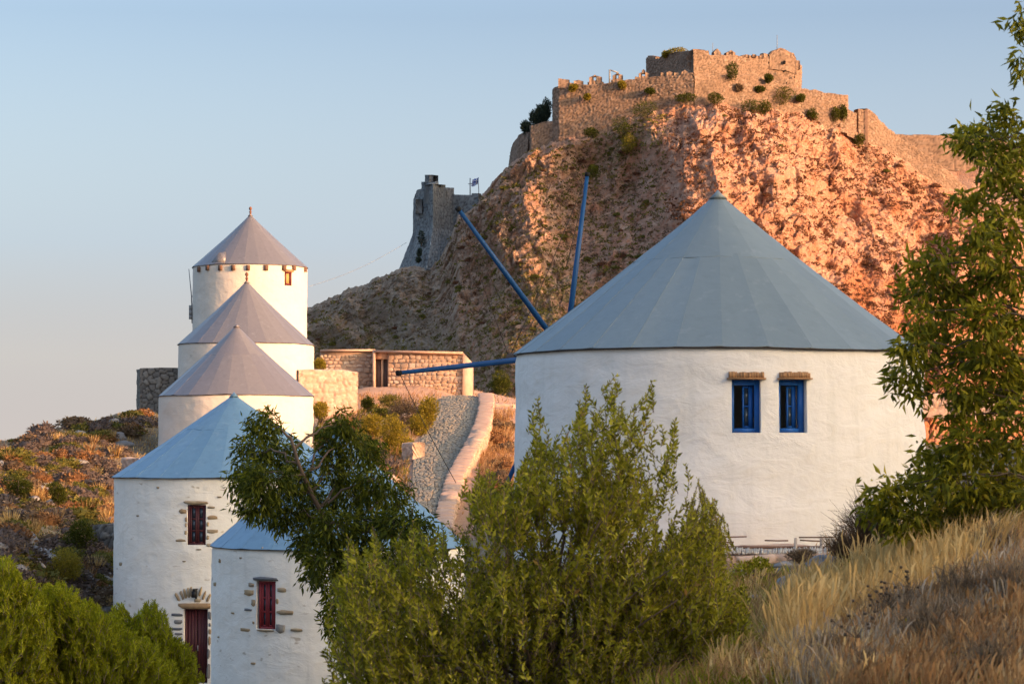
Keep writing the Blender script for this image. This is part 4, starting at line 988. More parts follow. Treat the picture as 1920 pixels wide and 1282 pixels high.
# cobbled path: relief of small setts
nn, mm = 620, 90
yy = np.linspace(PYS[0], PYS[-1], nn); uu = np.linspace(-1.05, 1.05, mm)
Yg, Ug = np.meshgrid(yy, uu, indexing='ij'); Xg = np.interp(Yg, PYS, PCX)+Ug*np.interp(Yg, PYS, PHW)
f1, f2, cid = worley((Xg+.08*noise(Xg*3, Yg*3, 0, 5))/.17, (Yg+.08*noise(Xg*3, Yg*3, 4, 5))/.27, 441)
jt = 1-sstep(.05, .22, f2-f1)
Zg = np.interp(Yg, PYS, PZL)+.04*(1-jt)*(.5+cid)+.05*fbm(Xg/1.2, Yg/1.2, 0, 3, 442)-.05*np.abs(Ug)**2
tag(obj('path', np.stack([Xg, Yg, Zg], -1).reshape(-1, 3), grid_faces(nn, mm), M['cobble'], attrs={'cell': cid.ravel(), 'joint': jt.ravel()}), kind='structure')

# reed shade roof at the foot of the big mill
rs = thing('reed_awning', P(1450, 1045, 34.6), 'low roof of pale reed canes on dark poles along the foot of the big windmill', 'awning')
rr = random.Random(5)
for i in range(112):
    px_ = 1210+i*3.25+rr.uniform(-.8, .8)
    a = P(px_+rr.uniform(-1, 1), 1026.5+rr.uniform(-1.5, 1.5)+1.5*math.sin(i/9), 35.0); b = P(px_+rr.uniform(-2, 2)-1, 1037+rr.uniform(-1.5, 1.5), 33.7)
    mb = MB(); mb.tube([tuple(a), tuple(b)], rr.uniform(.010, .014), 5); mb.build('cane', M['reed'], rs)
for x0, y0, x1, y1, D_ in ((1180, 1012, 1376, 1016, 35.3), (1300, 1007, 1400, 1005.5, 35.4), (1434, 1012.5, 1478, 1013, 35.3), (1498, 1007, 1566, 1006, 35.4), (1500, 1012, 1542, 1014, 35.3), (1200, 1024.5, 1568, 1025.5, 34.9)):
    pole('pole', [P(x0, y0, D_), P((x0+x1)/2, (y0+y1)/2+.5, D_), P(x1, y1, D_)], .012 if y0 < 1020 else .022, M['wood'], rs)
for x0 in (1240, 1330, 1492, 1540): pole('upright', [P(x0, 1062, 34.6), P(x0, 1009, 34.9)], .022, M['palewood'], rs)
# stone terrace edge under it
tag(wall_obj('terrace_wall', [(1130, 1043, 1100, 33.6), (1380, 1044, 1090, 33.4), (1480, 1043, 1085, 33.4), (1585, 1040, 1080, 33.5)], M['retaining'], thick=4.5, su=.3, sv=.16, res=.035, amp=.03, rag=.02, seed=451), 'low pale terrace wall in front of the big windmill below the reed roof', 'wall')

# ================================================================== VEGETATION AND LOOSE STONES
def gzi(x, y):
    """ground height read back from the built ground"""
    x = np.asarray(x, float); y = np.asarray(y, float)
    i = np.clip(np.searchsorted(ax, x)-1, 0, len(ax)-2); j = np.clip(np.searchsorted(ay, y)-1, 0, len(ay)-2)
    fx_ = np.clip((x-ax[i])/(ax[i+1]-ax[i]), 0, 1); fy_ = np.clip((y-ay[j])/(ay[j+1]-ay[j]), 0, 1)
    return GZ[i, j]*(1-fx_)*(1-fy_)+GZ[i+1, j]*fx_*(1-fy_)+GZ[i, j+1]*(1-fx_)*fy_+GZ[i+1, j+1]*fx_*fy_
def ghit(px, py, d0=8, d1=128):
    """where the ground is met looking at photo positions; nan where it is missed"""
    px = np.atleast_1d(np.asarray(px, float)); py = np.atleast_1d(np.asarray(py, float))
    k = (641-py)/F; yy = cp-sp_*k; sl_ = (sp_+cp*k)/yy; sx_ = (px-960)/F/yy
    Ds = np.arange(d0, d1, .25); Dm = Ds[None]
    h = EYE+Dm*sl_[:, None]-gzi(Dm*sx_[:, None], np.broadcast_to(Dm, (len(px), len(Ds))))
    below = h < 0; has = below.any(1); i = below.argmax(1); i = np.maximum(i, 1)
    a = h[np.arange(len(px)), i-1]; b = h[np.arange(len(px)), i]; D = Ds[i-1]+.25*np.clip(a/(a-b+1e-9), 0, 1)
    out = np.stack([D*sx_, D, EYE+D*sl_], -1); out[~has] = np.nan
    return out
def unit(v): return v/(np.linalg.norm(v, axis=-1, keepdims=True)+1e-9)
def leaf_arrays(p, d, L, W, fold=.25, seed=0):
    """diamond leaves folded along the midrib"""
    r = np.random.default_rng(seed); n = len(p); d = unit(d)
    a = unit(np.cross(d, r.normal(size=(n, 3)))); b = np.cross(d, a)
    L = np.broadcast_to(L, n)[:, None]; W = np.broadcast_to(W, n)[:, None]
    mid = p+d*L*.42
    V = np.stack([p, mid+a*W*.5+b*W*fold, p+d*L+b*L*r.uniform(-.15, .15, (n, 1)), mid-a*W*.5+b*W*fold], 1).reshape(-1, 3)
    i = np.arange(n)*4
    return V, np.concatenate([np.stack([i, i+1, i+2], -1), np.stack([i, i+2, i+3], -1)])
def foliage(name, parts, mat, parent=None, origin=None, seed=0, rndbias=None):
    """parts: list of (p, d, L, W)"""
    p = np.concatenate([a[0] for a in parts]); d = np.concatenate([a[1] for a in parts])
    L = np.concatenate([np.broadcast_to(a[2], len(a[0])) for a in parts]); W = np.concatenate([np.broadcast_to(a[3], len(a[0])) for a in parts])
    V, T = leaf_arrays(p, d, L, W, seed=seed); r = np.random.default_rng(seed+1)
    rn = r.uniform(0, 1, len(p))
    if rndbias is not None: rn = np.clip(rn*.7+rndbias*.5, 0, 1)
    return obj(name, V, T, mat, parent, origin, attrs={'rnd': np.repeat(rn, 4)})
def curve(a, b, sag, n=6, r=None):
    a, b = np.array(a, float), np.array(b, float); t = np.linspace(0, 1, n)[:, None]
    q = a+(b-a)*t; q[:, 2] += sag*np.sin(np.pi*t[:, 0])
    if r is not None: q[1:-1] += r.normal(size=(n-2, 3))*.03*np.linalg.norm(b-a)
    return q
def in_poly(poly, n, r):
    P_ = np.array(poly, float); lo, hi = P_.min(0), P_.max(0); out = np.zeros((0, 2))
    while len(out) < n:
        q = r.uniform(lo, hi, (n*2, 2)); c = np.zeros(len(q), bool); j = len(P_)-1
        for i in range(len(P_)):
            xi, yi = P_[i]; xj, yj = P_[j]
            c ^= ((yi > q[:, 1]) != (yj > q[:, 1])) & (q[:, 0] < (xj-xi)*(q[:, 1]-yi)/(yj-yi+1e-9)+xi); j = i
        out = np.vstack([out, q[c]])
    return out[:n]
def PV(px, py, D):
    k = (641-py)/F; yy = cp-sp_*k; t = D/yy
    return np.stack([(px-960)/F*t, D+0*px, EYE+t*(sp_+cp*k)], -1)

def shoot_bush(name, label, cat, poly, D, dep, nshoot, nleaf, slen, L, W, mat, base, seed, lean=.35, cx=None, spread=.55, upright=1.0, bark='bark', group=None, stems=40, leafname='foliage', ncl=0, tips=(), thin=None):
    """shrub made of upright leafy shoots; their tips fill an outline of the given depth"""
    r = np.random.default_rng(seed)
    e = in_poly(poly, nshoot, r)
    if ncl:      # shoots stand in bunches with gaps between them
        cc = in_poly(poly, ncl, r); m = int(nshoot*.85); e[:m] = cc[r.integers(0, ncl, m)]+r.normal(0, 1, (m, 2))*np.array([20, 30])
        chk = in_poly(poly, 6000, r); d2 = np.array([np.min(np.hypot(*(chk-q).T)) for q in e]); e = e[d2 < 9]
        if thin: e = e[(e[:, 1] > thin) | (r.random(len(e)) < .5)]
        for x, y in tips: e = np.vstack([e, np.stack([x+r.normal(0, 5, 9)*np.linspace(.2, 1.6, 9), y+np.linspace(0, 85, 9)], -1)])
        nshoot = len(e)
    cx = cx or np.mean([a for a, _ in poly])
    wd = max(a for a, _ in poly)-min(a for a, _ in poly)
    tip = PV(e[:, 0], e[:, 1], D+r.normal(0, dep, nshoot).clip(-2*dep, 2*dep))
    d = np.stack([(e[:, 0]-cx)/wd*2*lean+r.normal(0, .34, nshoot), r.normal(0, .36, nshoot), upright*np.ones(nshoot)], -1); d = unit(d)
    ln = r.uniform(.6, 1.2, nshoot)*slen; st = tip-d*ln[:, None]
    o = thing(name, base, label, cat, group)
    t = np.linspace(.08, 1, nleaf)
    bend = r.normal(0, .08, (nshoot, 3))
    pp = st[:, None]+d[:, None]*(ln[:, None]*t[None])[..., None]+bend[:, None]*(np.sin(t*3)[None, :, None])*ln[:, None, None]
    az = np.arange(nleaf)*2.4; A = unit(np.cross(d, np.array([.3, .2, .9]))); B = np.cross(d, A)
    side = A[:, None]*np.cos(az)[None, :, None]+B[:, None]*np.sin(az)[None, :, None]
    ld = d[:, None]*.9+side*spread+r.normal(0, .15, side.shape)
    size = (L*(1.05-.45*t)[None]*r.uniform(.75, 1.25, (nshoot, nleaf))).ravel()
    hl = np.clip((e[:, 1].max()-e[:, 1])/(np.ptp(e[:, 1])+1), 0, 1)
    bias = np.repeat(r.uniform(0, .7, nshoot), nleaf)
    foliage(leafname, [(pp.reshape(-1, 3), ld.reshape(-1, 3), size, size*W/L)], M[mat], o, seed=seed, rndbias=bias)
    # shoot stems: slim three-sided, then the boughs
    mb = MB(); b0 = np.array(base, float)
    pick = r.choice(nshoot, min(stems, nshoot), replace=False)
    for i in pick:
        q = curve(b0+r.normal(0, .12, 3)*np.array([1, 1, 0]), st[i]+d[i]*ln[i]*.3, .1, 6, r); mb.tube(q, np.linspace(.022, .005, 6)*max(1, D/24), 4)
    tag(mb.build('branches', M[bark], o), kind='stuff')
    tt = np.linspace(0, 1, 3); q = st[:, None]+d[:, None]*(ln[:, None]*tt[None])[..., None]+bend[:, None]*(np.sin(tt*3)[None, :, None])*ln[:, None, None]
    wv = unit(np.cross(d, np.array([0, 1.0, .1])))*.0028*max(1, D/24)
    V = np.stack([q-wv[:, None], q+wv[:, None]], 2).reshape(-1, 3); i = np.arange(nshoot)*6
    tag(obj('twigs', V, np.concatenate([np.stack([i, i+1, i+3, i+2], -1), np.stack([i+2, i+3, i+5, i+4], -1)]), M[bark], o), kind='stuff')
    return o

def clump_tree(name, label, cat, clumps, D, L, W, mat, base, seed, dens=1.0, droop=.8, trunk=.12, bark='bark', nodes=(), flat=.8, dep=1.0):
    """tree: trunk, boughs out to each clump, twigs inside it and drooping leaves in tufts"""
    r = np.random.default_rng(seed); o = thing(name, base, label, cat)
    b0 = np.array(base, float); nodes = [np.array(n, float) for n in nodes] or [b0]
    mb = MB()
    allp, alld, alls, bias = [], [], [], []
    if len(nodes) > 1 or nodes[0] is not b0:
        q = np.array([b0]+nodes); t0 = np.linspace(0, 1, len(q)); t1 = np.linspace(0, 1, 14)
        q = np.stack([np.interp(t1, t0, q[:, k]) for k in range(3)], -1); q[1:-1] += r.normal(0, .02, (12, 3)); mb.tube(q, np.linspace(trunk, trunk*.35, 14), 8)
        mb.build('trunk', M[bark], o, smooth=True); nodes = list(q[2:])
    br = MB(); tw = MB()
    for cx, cy, rx, ry, *dd in clumps:
        dc = D+(dd[0] if dd else r.normal(0, .5*dep)); c = np.array(P(cx, cy, dc)); sx_, sz_ = rx/F*dc, ry/F*dc; sy_ = (sx_+sz_)/2*flat
        nd = min(nodes, key=lambda n: np.linalg.norm(n-c)+.6*max(0, n[2]-c[2]))
        br.tube(curve(nd, c, .08*np.linalg.norm(nd-c), 8, r), np.linspace(trunk*.38, trunk*.08, 8), 5)
        nt_ = max(4, int(rx*ry/95*dens)); u = unit(r.normal(size=(nt_, 3)))*r.uniform(.25, 1, (nt_, 1))**.6
        tp = c+u*np.array([sx_, sy_, sz_])
        for k in range(0, nt_, 2): tw.tube(curve(c, tp[k], .04, 4, r), np.linspace(trunk*.07, trunk*.02, 4), 3)
        m = 11
        pos = np.repeat(tp, m, 0)+r.normal(0, L*.42, (nt_*m, 3))
        out = np.repeat(u, m, 0)*.6+r.normal(0, .55, (nt_*m, 3)); out[:, 2] -= droop
        allp.append(pos); alld.append(out); alls.append(L*r.uniform(.6, 1.15, nt_*m)); bias.append(np.repeat(r.uniform(0, .8, nt_)*.7+.3*(u[:, 2]*.5+.5)*0+.15, m))
    tag(br.build('branches', M[bark], o), kind='stuff'); tag(tw.build('twigs', M[bark], o), kind='stuff')
    s = np.concatenate(alls)
    foliage('crown', [(np.concatenate(allp), np.concatenate(alld), s, s*W/L)], M[mat], o, seed=seed+3, rndbias=np.concatenate(bias))
    return o

# --- the big shrub in front
shoot_bush('bush', 'large olive green shrub with upright leafy shoots in front of the big windmill', 'shrub',
    [(600, 1300), (622, 1225), (590, 1215), (640, 1150), (610, 1110), (650, 1060), (640, 1015), (690, 1000), (720, 1020), (770, 985), (815, 1000), (850, 965), (880, 985), (878, 900), (925, 880), (960, 905), (985, 860),
     (1012, 800), (1050, 860), (1095, 740), (1120, 800), (1155, 712), (1180, 800), (1212, 730), (1225, 800), (1262, 792), (1238, 850), (1215, 850), (1232, 905), (1228, 960), (1262, 990), (1285, 930), (1310, 920), (1325, 960), (1350, 985), (1365, 1060), (1395, 1110), (1415, 1200), (1420, 1300)],
    20.5, .55, 4300, 18, .28, .068, .028, 'leaf_bush', P(1010, 1345, 20.5), 21, lean=.45, cx=1010, stems=60, spread=.95, ncl=160, thin=900, tips=((1008, 748), (1098, 724), (1157, 702), (1190, 760), (1222, 714), (1266, 786), (1252, 838), (1060, 800), (900, 872), (700, 985), (775, 975), (650, 1005), (1130, 760), (1340, 940)))
sp_o = shoot_bush('bush', 'slender shoots of the shrub standing up alone against the white wall on the right', 'shrub',
    [(1290, 1040), (1298, 905), (1310, 890), (1322, 925), (1345, 940), (1368, 985), (1350, 1040)], 20.8, .15, 130, 22, .3, .046, .017, 'leaf_bush', P(1300, 1150, 20.8), 22, lean=.2, stems=12)

# --- bright feathery bushes in the bottom left corner
shoot_bush('bush', 'bright yellow green feathery bush in the bottom left corner, widest of the three', 'shrub',
    [(60, 1300), (40, 1180), (60, 1110), (110, 1098), (160, 1120), (190, 1150), (250, 1190), (300, 1215), (330, 1260), (335, 1300)], 44, .6, 3300, 26, .34, .12, .030, 'leaf_pine', P(190, 1345, 44), 31, lean=.5, spread=.6, stems=30, ncl=75)
shoot_bush('bush', 'bright feathery bush with pointed shoots in front of the maroon door', 'shrub',
    [(212, 1300), (205, 1160), (222, 1135), (240, 1165), (262, 1150), (285, 1128), (300, 1150), (312, 1165), (325, 1200), (355, 1215), (368, 1262), (372, 1300)], 46, .5, 2100, 26, .32, .12, .030, 'leaf_pine', P(290, 1345, 46), 32, lean=.5, spread=.6, stems=24, ncl=45)
shoot_bush('bush', 'bright feathery bush cut by the left edge of the picture', 'shrub',
    [(-120, 1300), (-120, 1050), (-40, 1040), (10, 1045), (35, 1075), (60, 1090), (95, 1130), (100, 1200), (80, 1300)], 43, .6, 2500, 26, .34, .12, .030, 'leaf_pine', P(-20, 1345, 43), 33, lean=.5, spread=.6, stems=24, ncl=55)

# --- dark tree between the near mills and the path
clump_tree('tree', 'dark green tree with drooping narrow leaves in front of the low windmill', 'tree',
    [(497, 795, 34, 30), (475, 850, 40, 40), (525, 850, 42, 38), (458, 895, 36, 34), (505, 905, 50, 40), (560, 900, 40, 36), (478, 945, 42, 30), (535, 960, 50, 38), (588, 950, 40, 40),
     (628, 880, 34, 42), (655, 830, 38, 38), (640, 790, 26, 22), (610, 830, 22, 28), (690, 850, 34, 30), (700, 900, 40, 34), (660, 930, 45, 40), (735, 930, 34, 30), (620, 990, 48, 40), (690, 985, 50, 40), (750, 985, 44, 36), (790, 1000, 28, 34),
     (580, 1020, 36, 36), (640, 1050, 44, 36), (588, 1080, 20, 20), (700, 1055, 46, 44), (770, 1050, 44, 40), (640, 1110, 36, 40), (690, 1130, 50, 44), (760, 1130, 60, 50), (600, 1055, 26, 30), (625, 1165, 26, 36)],
    46, .17, .042, 'leaf_tree', P(700, 1340, 47), 41, dens=4.2, droop=.75, trunk=.08, nodes=[P(690, 1200, 47), P(650, 1080, 46.6), P(620, 1000, 46.2), P(585, 930, 45.6), P(560, 870, 45.3), P(545, 820, 45.2)], bark='bark', dep=1.3)
o_ = thing('tree', P(760, 1345, 49), 'thin leafless branched sapling rising beside the dark tree, before the path', 'tree')
mb = MB(); rr = np.random.default_rng(8)
for (x0, y0, x1, y1) in ((715, 1000, 700, 868), (735, 1020, 745, 860), (735, 1010, 770, 900), (760, 1040, 725, 880), (700, 960, 640, 850), (760, 1040, 778, 930)):
    mb.tube(curve(P(x0, y0, 47.5), P(x1, y1, 47), .05, 6, rr), np.linspace(.025, .007, 6), 5)
    for k in range(7):
        t = rr.uniform(.35, .95); a = np.array(P(x0+(x1-x0)*t, y0+(y1-y0)*t, 47.3)); mb.tube(curve(a, a+rr.normal(0, .2, 3)+np.array([0, 0, .25]), .02, 4, rr), np.linspace(.009, .003, 4), 3)
mb.tube(curve(P(760, 1345, 49), P(735, 1010, 47.4), .1, 6, rr), np.linspace(.06, .03, 6), 6)
mb.build('branches', M['bark'], o_)

# --- tree on the right edge
clump_tree('tree', 'tall leafy tree running up the whole right edge, hanging over the big roof', 'tree',
    [(1915, 45, 16, 40), (1912, 110, 14, 24), (1898, 215, 34, 24), (1860, 250, 38, 30), (1818, 272, 38, 22), (1800, 262, 20, 14), (1895, 285, 38, 40), (1862, 320, 36, 36), (1905, 360, 30, 40), (1845, 385, 38, 30), (1800, 380, 26, 18), (1888, 430, 40, 38),
     (1835, 455, 36, 34), (1775, 480, 34, 26), (1735, 500, 38, 26), (1748, 540, 40, 30), (1705, 560, 34, 22), (1790, 555, 40, 34), (1850, 520, 40, 36), (1900, 520, 30, 44), (1725, 600, 30, 30), (1775, 612, 36, 28), (1710, 650, 30, 32), (1708, 705, 34, 34), (1735, 660, 26, 30), (1718, 745, 20, 18),
     (1850, 600, 44, 38), (1900, 610, 36, 44), (1812, 665, 44, 36), (1865, 680, 50, 40), (1910, 700, 30, 50), (1800, 725, 44, 34), (1850, 755, 54, 40), (1905, 790, 34, 44), (1790, 790, 34, 24), (1830, 830, 48, 36), (1880, 860, 50, 40), (1775, 860, 50, 34), (1735, 900, 46, 36), (1800, 910, 60, 38), (1870, 925, 60, 40),
     (1690, 935, 40, 30), (1652, 925, 30, 28), (1640, 960, 24, 18), (1700, 975, 56, 30), (1770, 970, 60, 34), (1840, 975, 60, 34), (1910, 960, 34, 50)],
    22.5, .125, .038, 'leaf_right', P(2010, 1060, 22.5), 51, dens=1.7, droop=.5, trunk=.045, bark='bark_dark', nodes=[P(2000, 900, 22.6), P(1975, 750, 22.6), P(1960, 560, 22.6), P(1950, 400, 22.5), P(1945, 200, 22.5), P(1940, 60, 22.5)], dep=.7)

# --- shrubs of the middle distance, each its own
SHR = {}
def blob_mesh(mat, kind, k, n=260, spiky=.0):
    """unit cushion of small leaves (radius about 1, flat foot)"""
    key = (mat, kind, k)
    if key in SHR: return SHR[key]
    r = np.random.default_rng(k*13+5); u = unit(r.normal(size=(n, 3))); u[:, 2] = np.abs(u[:, 2])*.9-.06
    lump = 1+.18*noise(u[:, 0]*2.2, u[:, 1]*2.2, u[:, 2]*2.2, k)
    p = u*lump[:, None]*r.uniform(.72, .98, (n, 1)); 
    if kind == 'cushion': d = u+r.normal(0, .55, (n, 3)); L, W = .24, .14
    elif kind == 'tuft': p[:, :2] *= .35; p[:, 2] = 0; d = np.stack([u[:, 0]*.55, u[:, 1]*.55, np.ones(n)], -1)+r.normal(0, .12, (n, 3)); L, W = 1.35, .045
    else: d = u+r.normal(0, .7, (n, 3))+np.array([0, 0, .3]); L, W = .30, .13
    V, T = leaf_arrays(p, d, L*r.uniform(.7, 1.2, n), W, seed=k)
    rn = np.repeat(r.uniform(0, 1, n), 4)
    if kind == 'cushion':      # woody heart so one cannot see through
        m = 7; nn = 10; th_ = np.arange(nn)/nn*2*np.pi; ph_ = np.linspace(-.1, math.pi/2, m)
        Vh = np.array([(math.cos(a)*math.cos(b)*.8, math.sin(a)*math.cos(b)*.8, math.sin(b)*.74) for a in th_ for b in ph_])*(1+.1*np.random.default_rng(k).normal(size=(nn*m, 1)))
        V2 = np.vstack([V, Vh]); SHR[key] = mesh_np('cushion', V2, [T, grid_faces(nn, m, True)+len(V)], M[mat], attrs={'rnd': np.concatenate([rn, np.full(nn*m, .1)])})
        return SHR[key]
    SHR[key] = mesh_np('tuft' if kind == 'tuft' else 'shrub', V, T, M[mat], attrs={'rnd': rn}); return SHR[key]
def put(name, mesh, loc, scale, label, cat, group=None, rz=None, kind=None):
    o = bpy.data.objects.new(name, mesh); C.objects.link(o); o.location = loc; o.scale = scale if hasattr(scale, '__len__') else (scale,)*3
    o.rotation_euler = (0, 0, random.uniform(0, 6.28) if rz is None else rz); return tag(o, label, cat, group, kind)
def shrub(cx, cy, rx, ry, D, mat, label, n=1500, L=.11, W=.05, seed=0, name='bush', up=.3, cat='bush', lobes=5):
    """free shrub of several leafy lobes with stems"""
    r = np.random.default_rng(seed+100); foot = P(cx, cy+ry, D); o = thing(name, foot, label, cat)
    c = np.array(P(cx, cy, D)); sx_, sz_ = rx/F*D, ry/F*D; pts, ds, bs = [], [], []
    for k in range(lobes):
        u = unit(r.normal(size=3))*np.array([.5, .4, .5])*(k > 0); lc = c+u*np.array([sx_, sx_, sz_]); sc_ = .72 if k else .8
        m = n//lobes; v = unit(r.normal(size=(m, 3))); lmp = 1+.15*noise(v[:, 0]*3, v[:, 1]*3, v[:, 2]*3+k, seed)
        pts.append(lc+v*np.array([sx_, sx_, sz_])*sc_*lmp[:, None]*r.uniform(.6, 1, (m, 1))); ds.append(v+r.normal(0, .6, (m, 3))+np.array([0, 0, up])); bs.append(np.clip(r.uniform(0, .8)+.0*v[:, 2]+r.normal(0, .15, m), 0, 1))
    p = np.concatenate(pts); s = L*r.uniform(.7, 1.2, len(p))
    foliage('foliage', [(p, np.concatenate(ds), s, s*W/L)], M[mat], o, seed=seed, rndbias=np.concatenate(bs))
    mb = MB()
    for k in range(7): mb.tube(curve(foot, c+r.normal(0, .35, 3)*np.array([sx_, sx_, sz_]), .0, 5, r), np.linspace(.04, .01, 5), 4)
    mb.build('stems', M['bark'], o); return o
shrub(697, 800, 26, 26, 99, 'leaf_yellow', 'mustard green bush left of centre, beside the taller yellow bush above the dark tree', 2600, .09, .045, 1)
shrub(741, 825, 24, 46, 97, 'leaf_yellow', 'tall mustard yellow bush next to the path, taller than wide', 3400, .09, .045, 2)
shrub(672, 840, 22, 30, 98, 'leaf_yellow', 'orange yellow bush partly behind the top of the dark tree', 2000, .09, .045, 12)
shrub(802, 772, 20, 32, 101, 'leaf_yellow', 'round yellow green bush standing on the left edge of the path top', 2800, .09, .045, 3)
shrub(786, 800, 20, 20, 100, 'leaf_yellow', 'lower yellow green bush in front of the round one at the path edge', 1800, .09, .045, 4)
shrub(752, 775, 34, 34, 102, 'scrub_brown', 'big pinkish brown dry bush below the stone house', 5200, .11, .02, 5)
shrub(735, 752, 20, 14, 105, 'scrub_olive', 'flat olive bush on top of the slope below the house door', 1600, .09, .03, 6)
shrub(690, 757, 12, 13, 106, 'leaf_far', 'small dark grey green bush right of the rosy terrace wall', 1200, .08, .04, 7)
shrub(712, 775, 20, 10, 104, 'leaf_far', 'low dark bush between terrace wall and brown bush', 1200, .08, .04, 17)
shrub(600, 684, 13, 10, 112, 'leaf_yellow', 'yellow bush peeping over the rosy terrace wall', 1200, .09, .04, 8)
shrub(602, 772, 15, 20, 104, 'leaf_yellow', 'yellow green bush at the foot of the terrace wall beside the white mill', 1800, .09, .045, 9)
shrub(600, 815, 14, 26, 103, 'leaf_yellow', 'narrow golden green bush right of the lower far windmill', 1800, .09, .045, 10)
shrub(650, 800, 26, 16, 102, 'scrub_rust', 'rusty dry bush on the slope under the terrace wall', 1800, .09, .03, 11)
shrub(148, 1008, 30, 34, 77, 'leaf_far', 'dark green bush leaning on the short dry stone wall', 3600, .08, .035, 13)
shrub(118, 1060, 36, 26, 73, 'leaf_yellow', 'olive yellow bush below the dark green one on the left slope', 3200, .07, .03, 14)
shrub(32, 908, 28, 18, 84, 'leaf_far', 'dark green bush near the left edge, halfway down the slope', 2200, .08, .035, 15)
shrub(105, 925, 18, 22, 84, 'leaf_far', 'dark upright bush left of the tall windmill among grey rocks', 1800, .08, .03, 16)
shrub(940, 716, 22, 19, 215, 'leaf_far', 'round dark green bush between the house and the big windmill', 2600, .16, .08, 18)
shrub(1405, 403, 10, 12, 326, 'leaf_yellow', 'bright green bush just right of the big roof peak', 700, .2, .12, 19)
shrub(1112, 322, 12, 14, 334, 'leaf_far', 'dark green bush beside the tip of the upright blue spar', 800, .2, .12, 20)
# castle greenery
dt = [(1023, 205, 10, 26), (1006, 222, 12, 18), (989, 240, 10, 13), (1014, 222, 10, 22)]
for i, (a, b, c_, d) in enumerate(dt):
    shrub(a, b, c_, d, 347.5+i*.3, 'leaf_blue', ('tallest dark conifer against the left end of the castle wall', 'middle dark conifer left of the castle wall', 'lowest dark conifer at the castle corner steps', 'dark conifer tucked behind the middle one by the castle wall')[i], 1700, .40, .13, 60+i, 'tree', 1.4, 'tree', 7)
cb = [(1372, 133, 11, 13, 341.2, 'leaf_far', 'dark round bush growing out of the keep wall'), (1441, 148, 6, 7, 343.5, 'leaf_far', 'small dark bush on the keep wall right of the round one'),
      (1468, 180, 17, 13, 345, 'leaf_far', 'large green bush at the foot of the castle wall under the keep'), (1413, 202, 17, 16, 341, 'leaf_far', 'green bush left of the large one under the castle wall'),
      (1437, 200, 12, 9, 342, 'leaf_far', 'low green bush between two larger ones under the wall'), (1344, 185, 13, 10, 338.5, 'leaf_far', 'green bush just right of the castle wall corner'),
      (1522, 216, 9, 9, 347, 'leaf_far', 'round green bush below the lower right castle wall'), (1566, 216, 8, 12, 349, 'leaf_far', 'upright green bush near the right end of the castle wall'),
      (1580, 212, 7, 11, 349.5, 'leaf_far', 'slim green bush at the very end of the castle wall'), (1610, 262, 9, 9, 351, 'leaf_far', 'green bush under the dark gap of the curved wall'),
      (1385, 165, 6, 5, 342, 'scrub_brown', 'small brown bush on the castle wall under the keep'), (1426, 168, 8, 5, 343.5, 'leaf_far', 'flat green bush high on the castle wall'),
      (1210, 205, 24, 14, 338, 'leaf_far', 'wide dark green thicket under the left castle wall'), (1165, 238, 18, 16, 337, 'leaf_far', 'dark green bush in the hollow left of the rock rib'),
      (1180, 265, 14, 16, 335, 'leaf_yellow', 'brighter green bush in the hollow below the dark one'), (1112, 250, 14, 8, 339, 'leaf_far', 'flat dark bush under the long castle wall'),
      (1285, 182, 16, 8, 338, 'leaf_far', 'dark bush hugging the castle wall corner'), (1075, 165, 7, 5, 342, 'leaf_yellow', 'small green tuft on the long castle wall, left one'),
      (1168, 160, 7, 6, 341, 'leaf_yellow', 'small green tuft under the second broken merlon'), (1100, 182, 6, 4, 341.5, 'leaf_yellow', 'small low tuft in the middle of the long wall'),
      (1218, 170, 8, 5, 340, 'leaf_far', 'small dark tuft on the long wall below the keep'), (1270, 97, 18, 5, 353.5, 'leaf_yellow', 'yellow green plants growing along the top of the keep'), (1248, 101, 7, 5, 355, 'leaf_yellow', 'yellow tuft left of the plants on the keep top'),
      (1500, 185, 8, 6, 346, 'leaf_far', 'small green bush right of the large one under the keep')]
for i, (a, b, c_, d, D_, mt, lb) in enumerate(cb): shrub(a, b, c_*1.25, d*1.25, D_, mt, lb, 1100, .20, .12, 70+i, lobes=4)
for i, (a, b, c_, d, D_, lb) in enumerate([(790, 444, 7, 18, 357.2, 'dark ivy patch hanging down the flared bastion tower'), (787, 471, 5, 9, 355.6, 'smaller ivy patch low on the bastion tower'), (784, 487, 5, 6, 355, 'lowest ivy patch at the foot of the bastion tower')]):
    shrub(a, b, c_, d, D_, 'leaf_blue', lb, 500, .2, .14, 120+i, 'ivy', -.3, 'ivy', 3)

# --- loose rocks
ROCK = {}
def rock_mesh(mat, k):
    if (mat, k) in ROCK: return ROCK[(mat, k)]
    n = 22; m = 13; th_ = np.arange(n)/n*2*np.pi; ph_ = np.linspace(-math.pi/2, math.pi/2, m)
    A_, B_ = np.meshgrid(th_, ph_, indexing='ij'); v = np.stack([np.cos(A_)*np.cos(B_), np.sin(A_)*np.cos(B_), np.sin(B_)], -1)
    r_ = np.random.default_rng(k+50); cut = unit(r_.normal(size=(12, 3))); lim = r_.uniform(.55, .85, 12)
    rad_ = np.ones(v.shape[:2])*1.1
    for c_, l_ in zip(cut, lim):
        dp = v @ c_; rad_ = np.where(dp > .05, np.minimum(rad_, l_/np.maximum(dp, .05)), rad_)
    rad_ = rad_*(1+.10*ridged(v[..., 0]*2.5, v[..., 1]*2.5, v[..., 2]*2.5, 3, k))
    v = v*rad_[..., None]; v[..., 2] *= .75
    ROCK[(mat, k)] = mesh_np('rock', v.reshape(-1, 3), grid_faces(n, m, True), M[mat]); return ROCK[(mat, k)]
r = np.random.default_rng(77)
def okp(p): return np.isfinite(p[0])
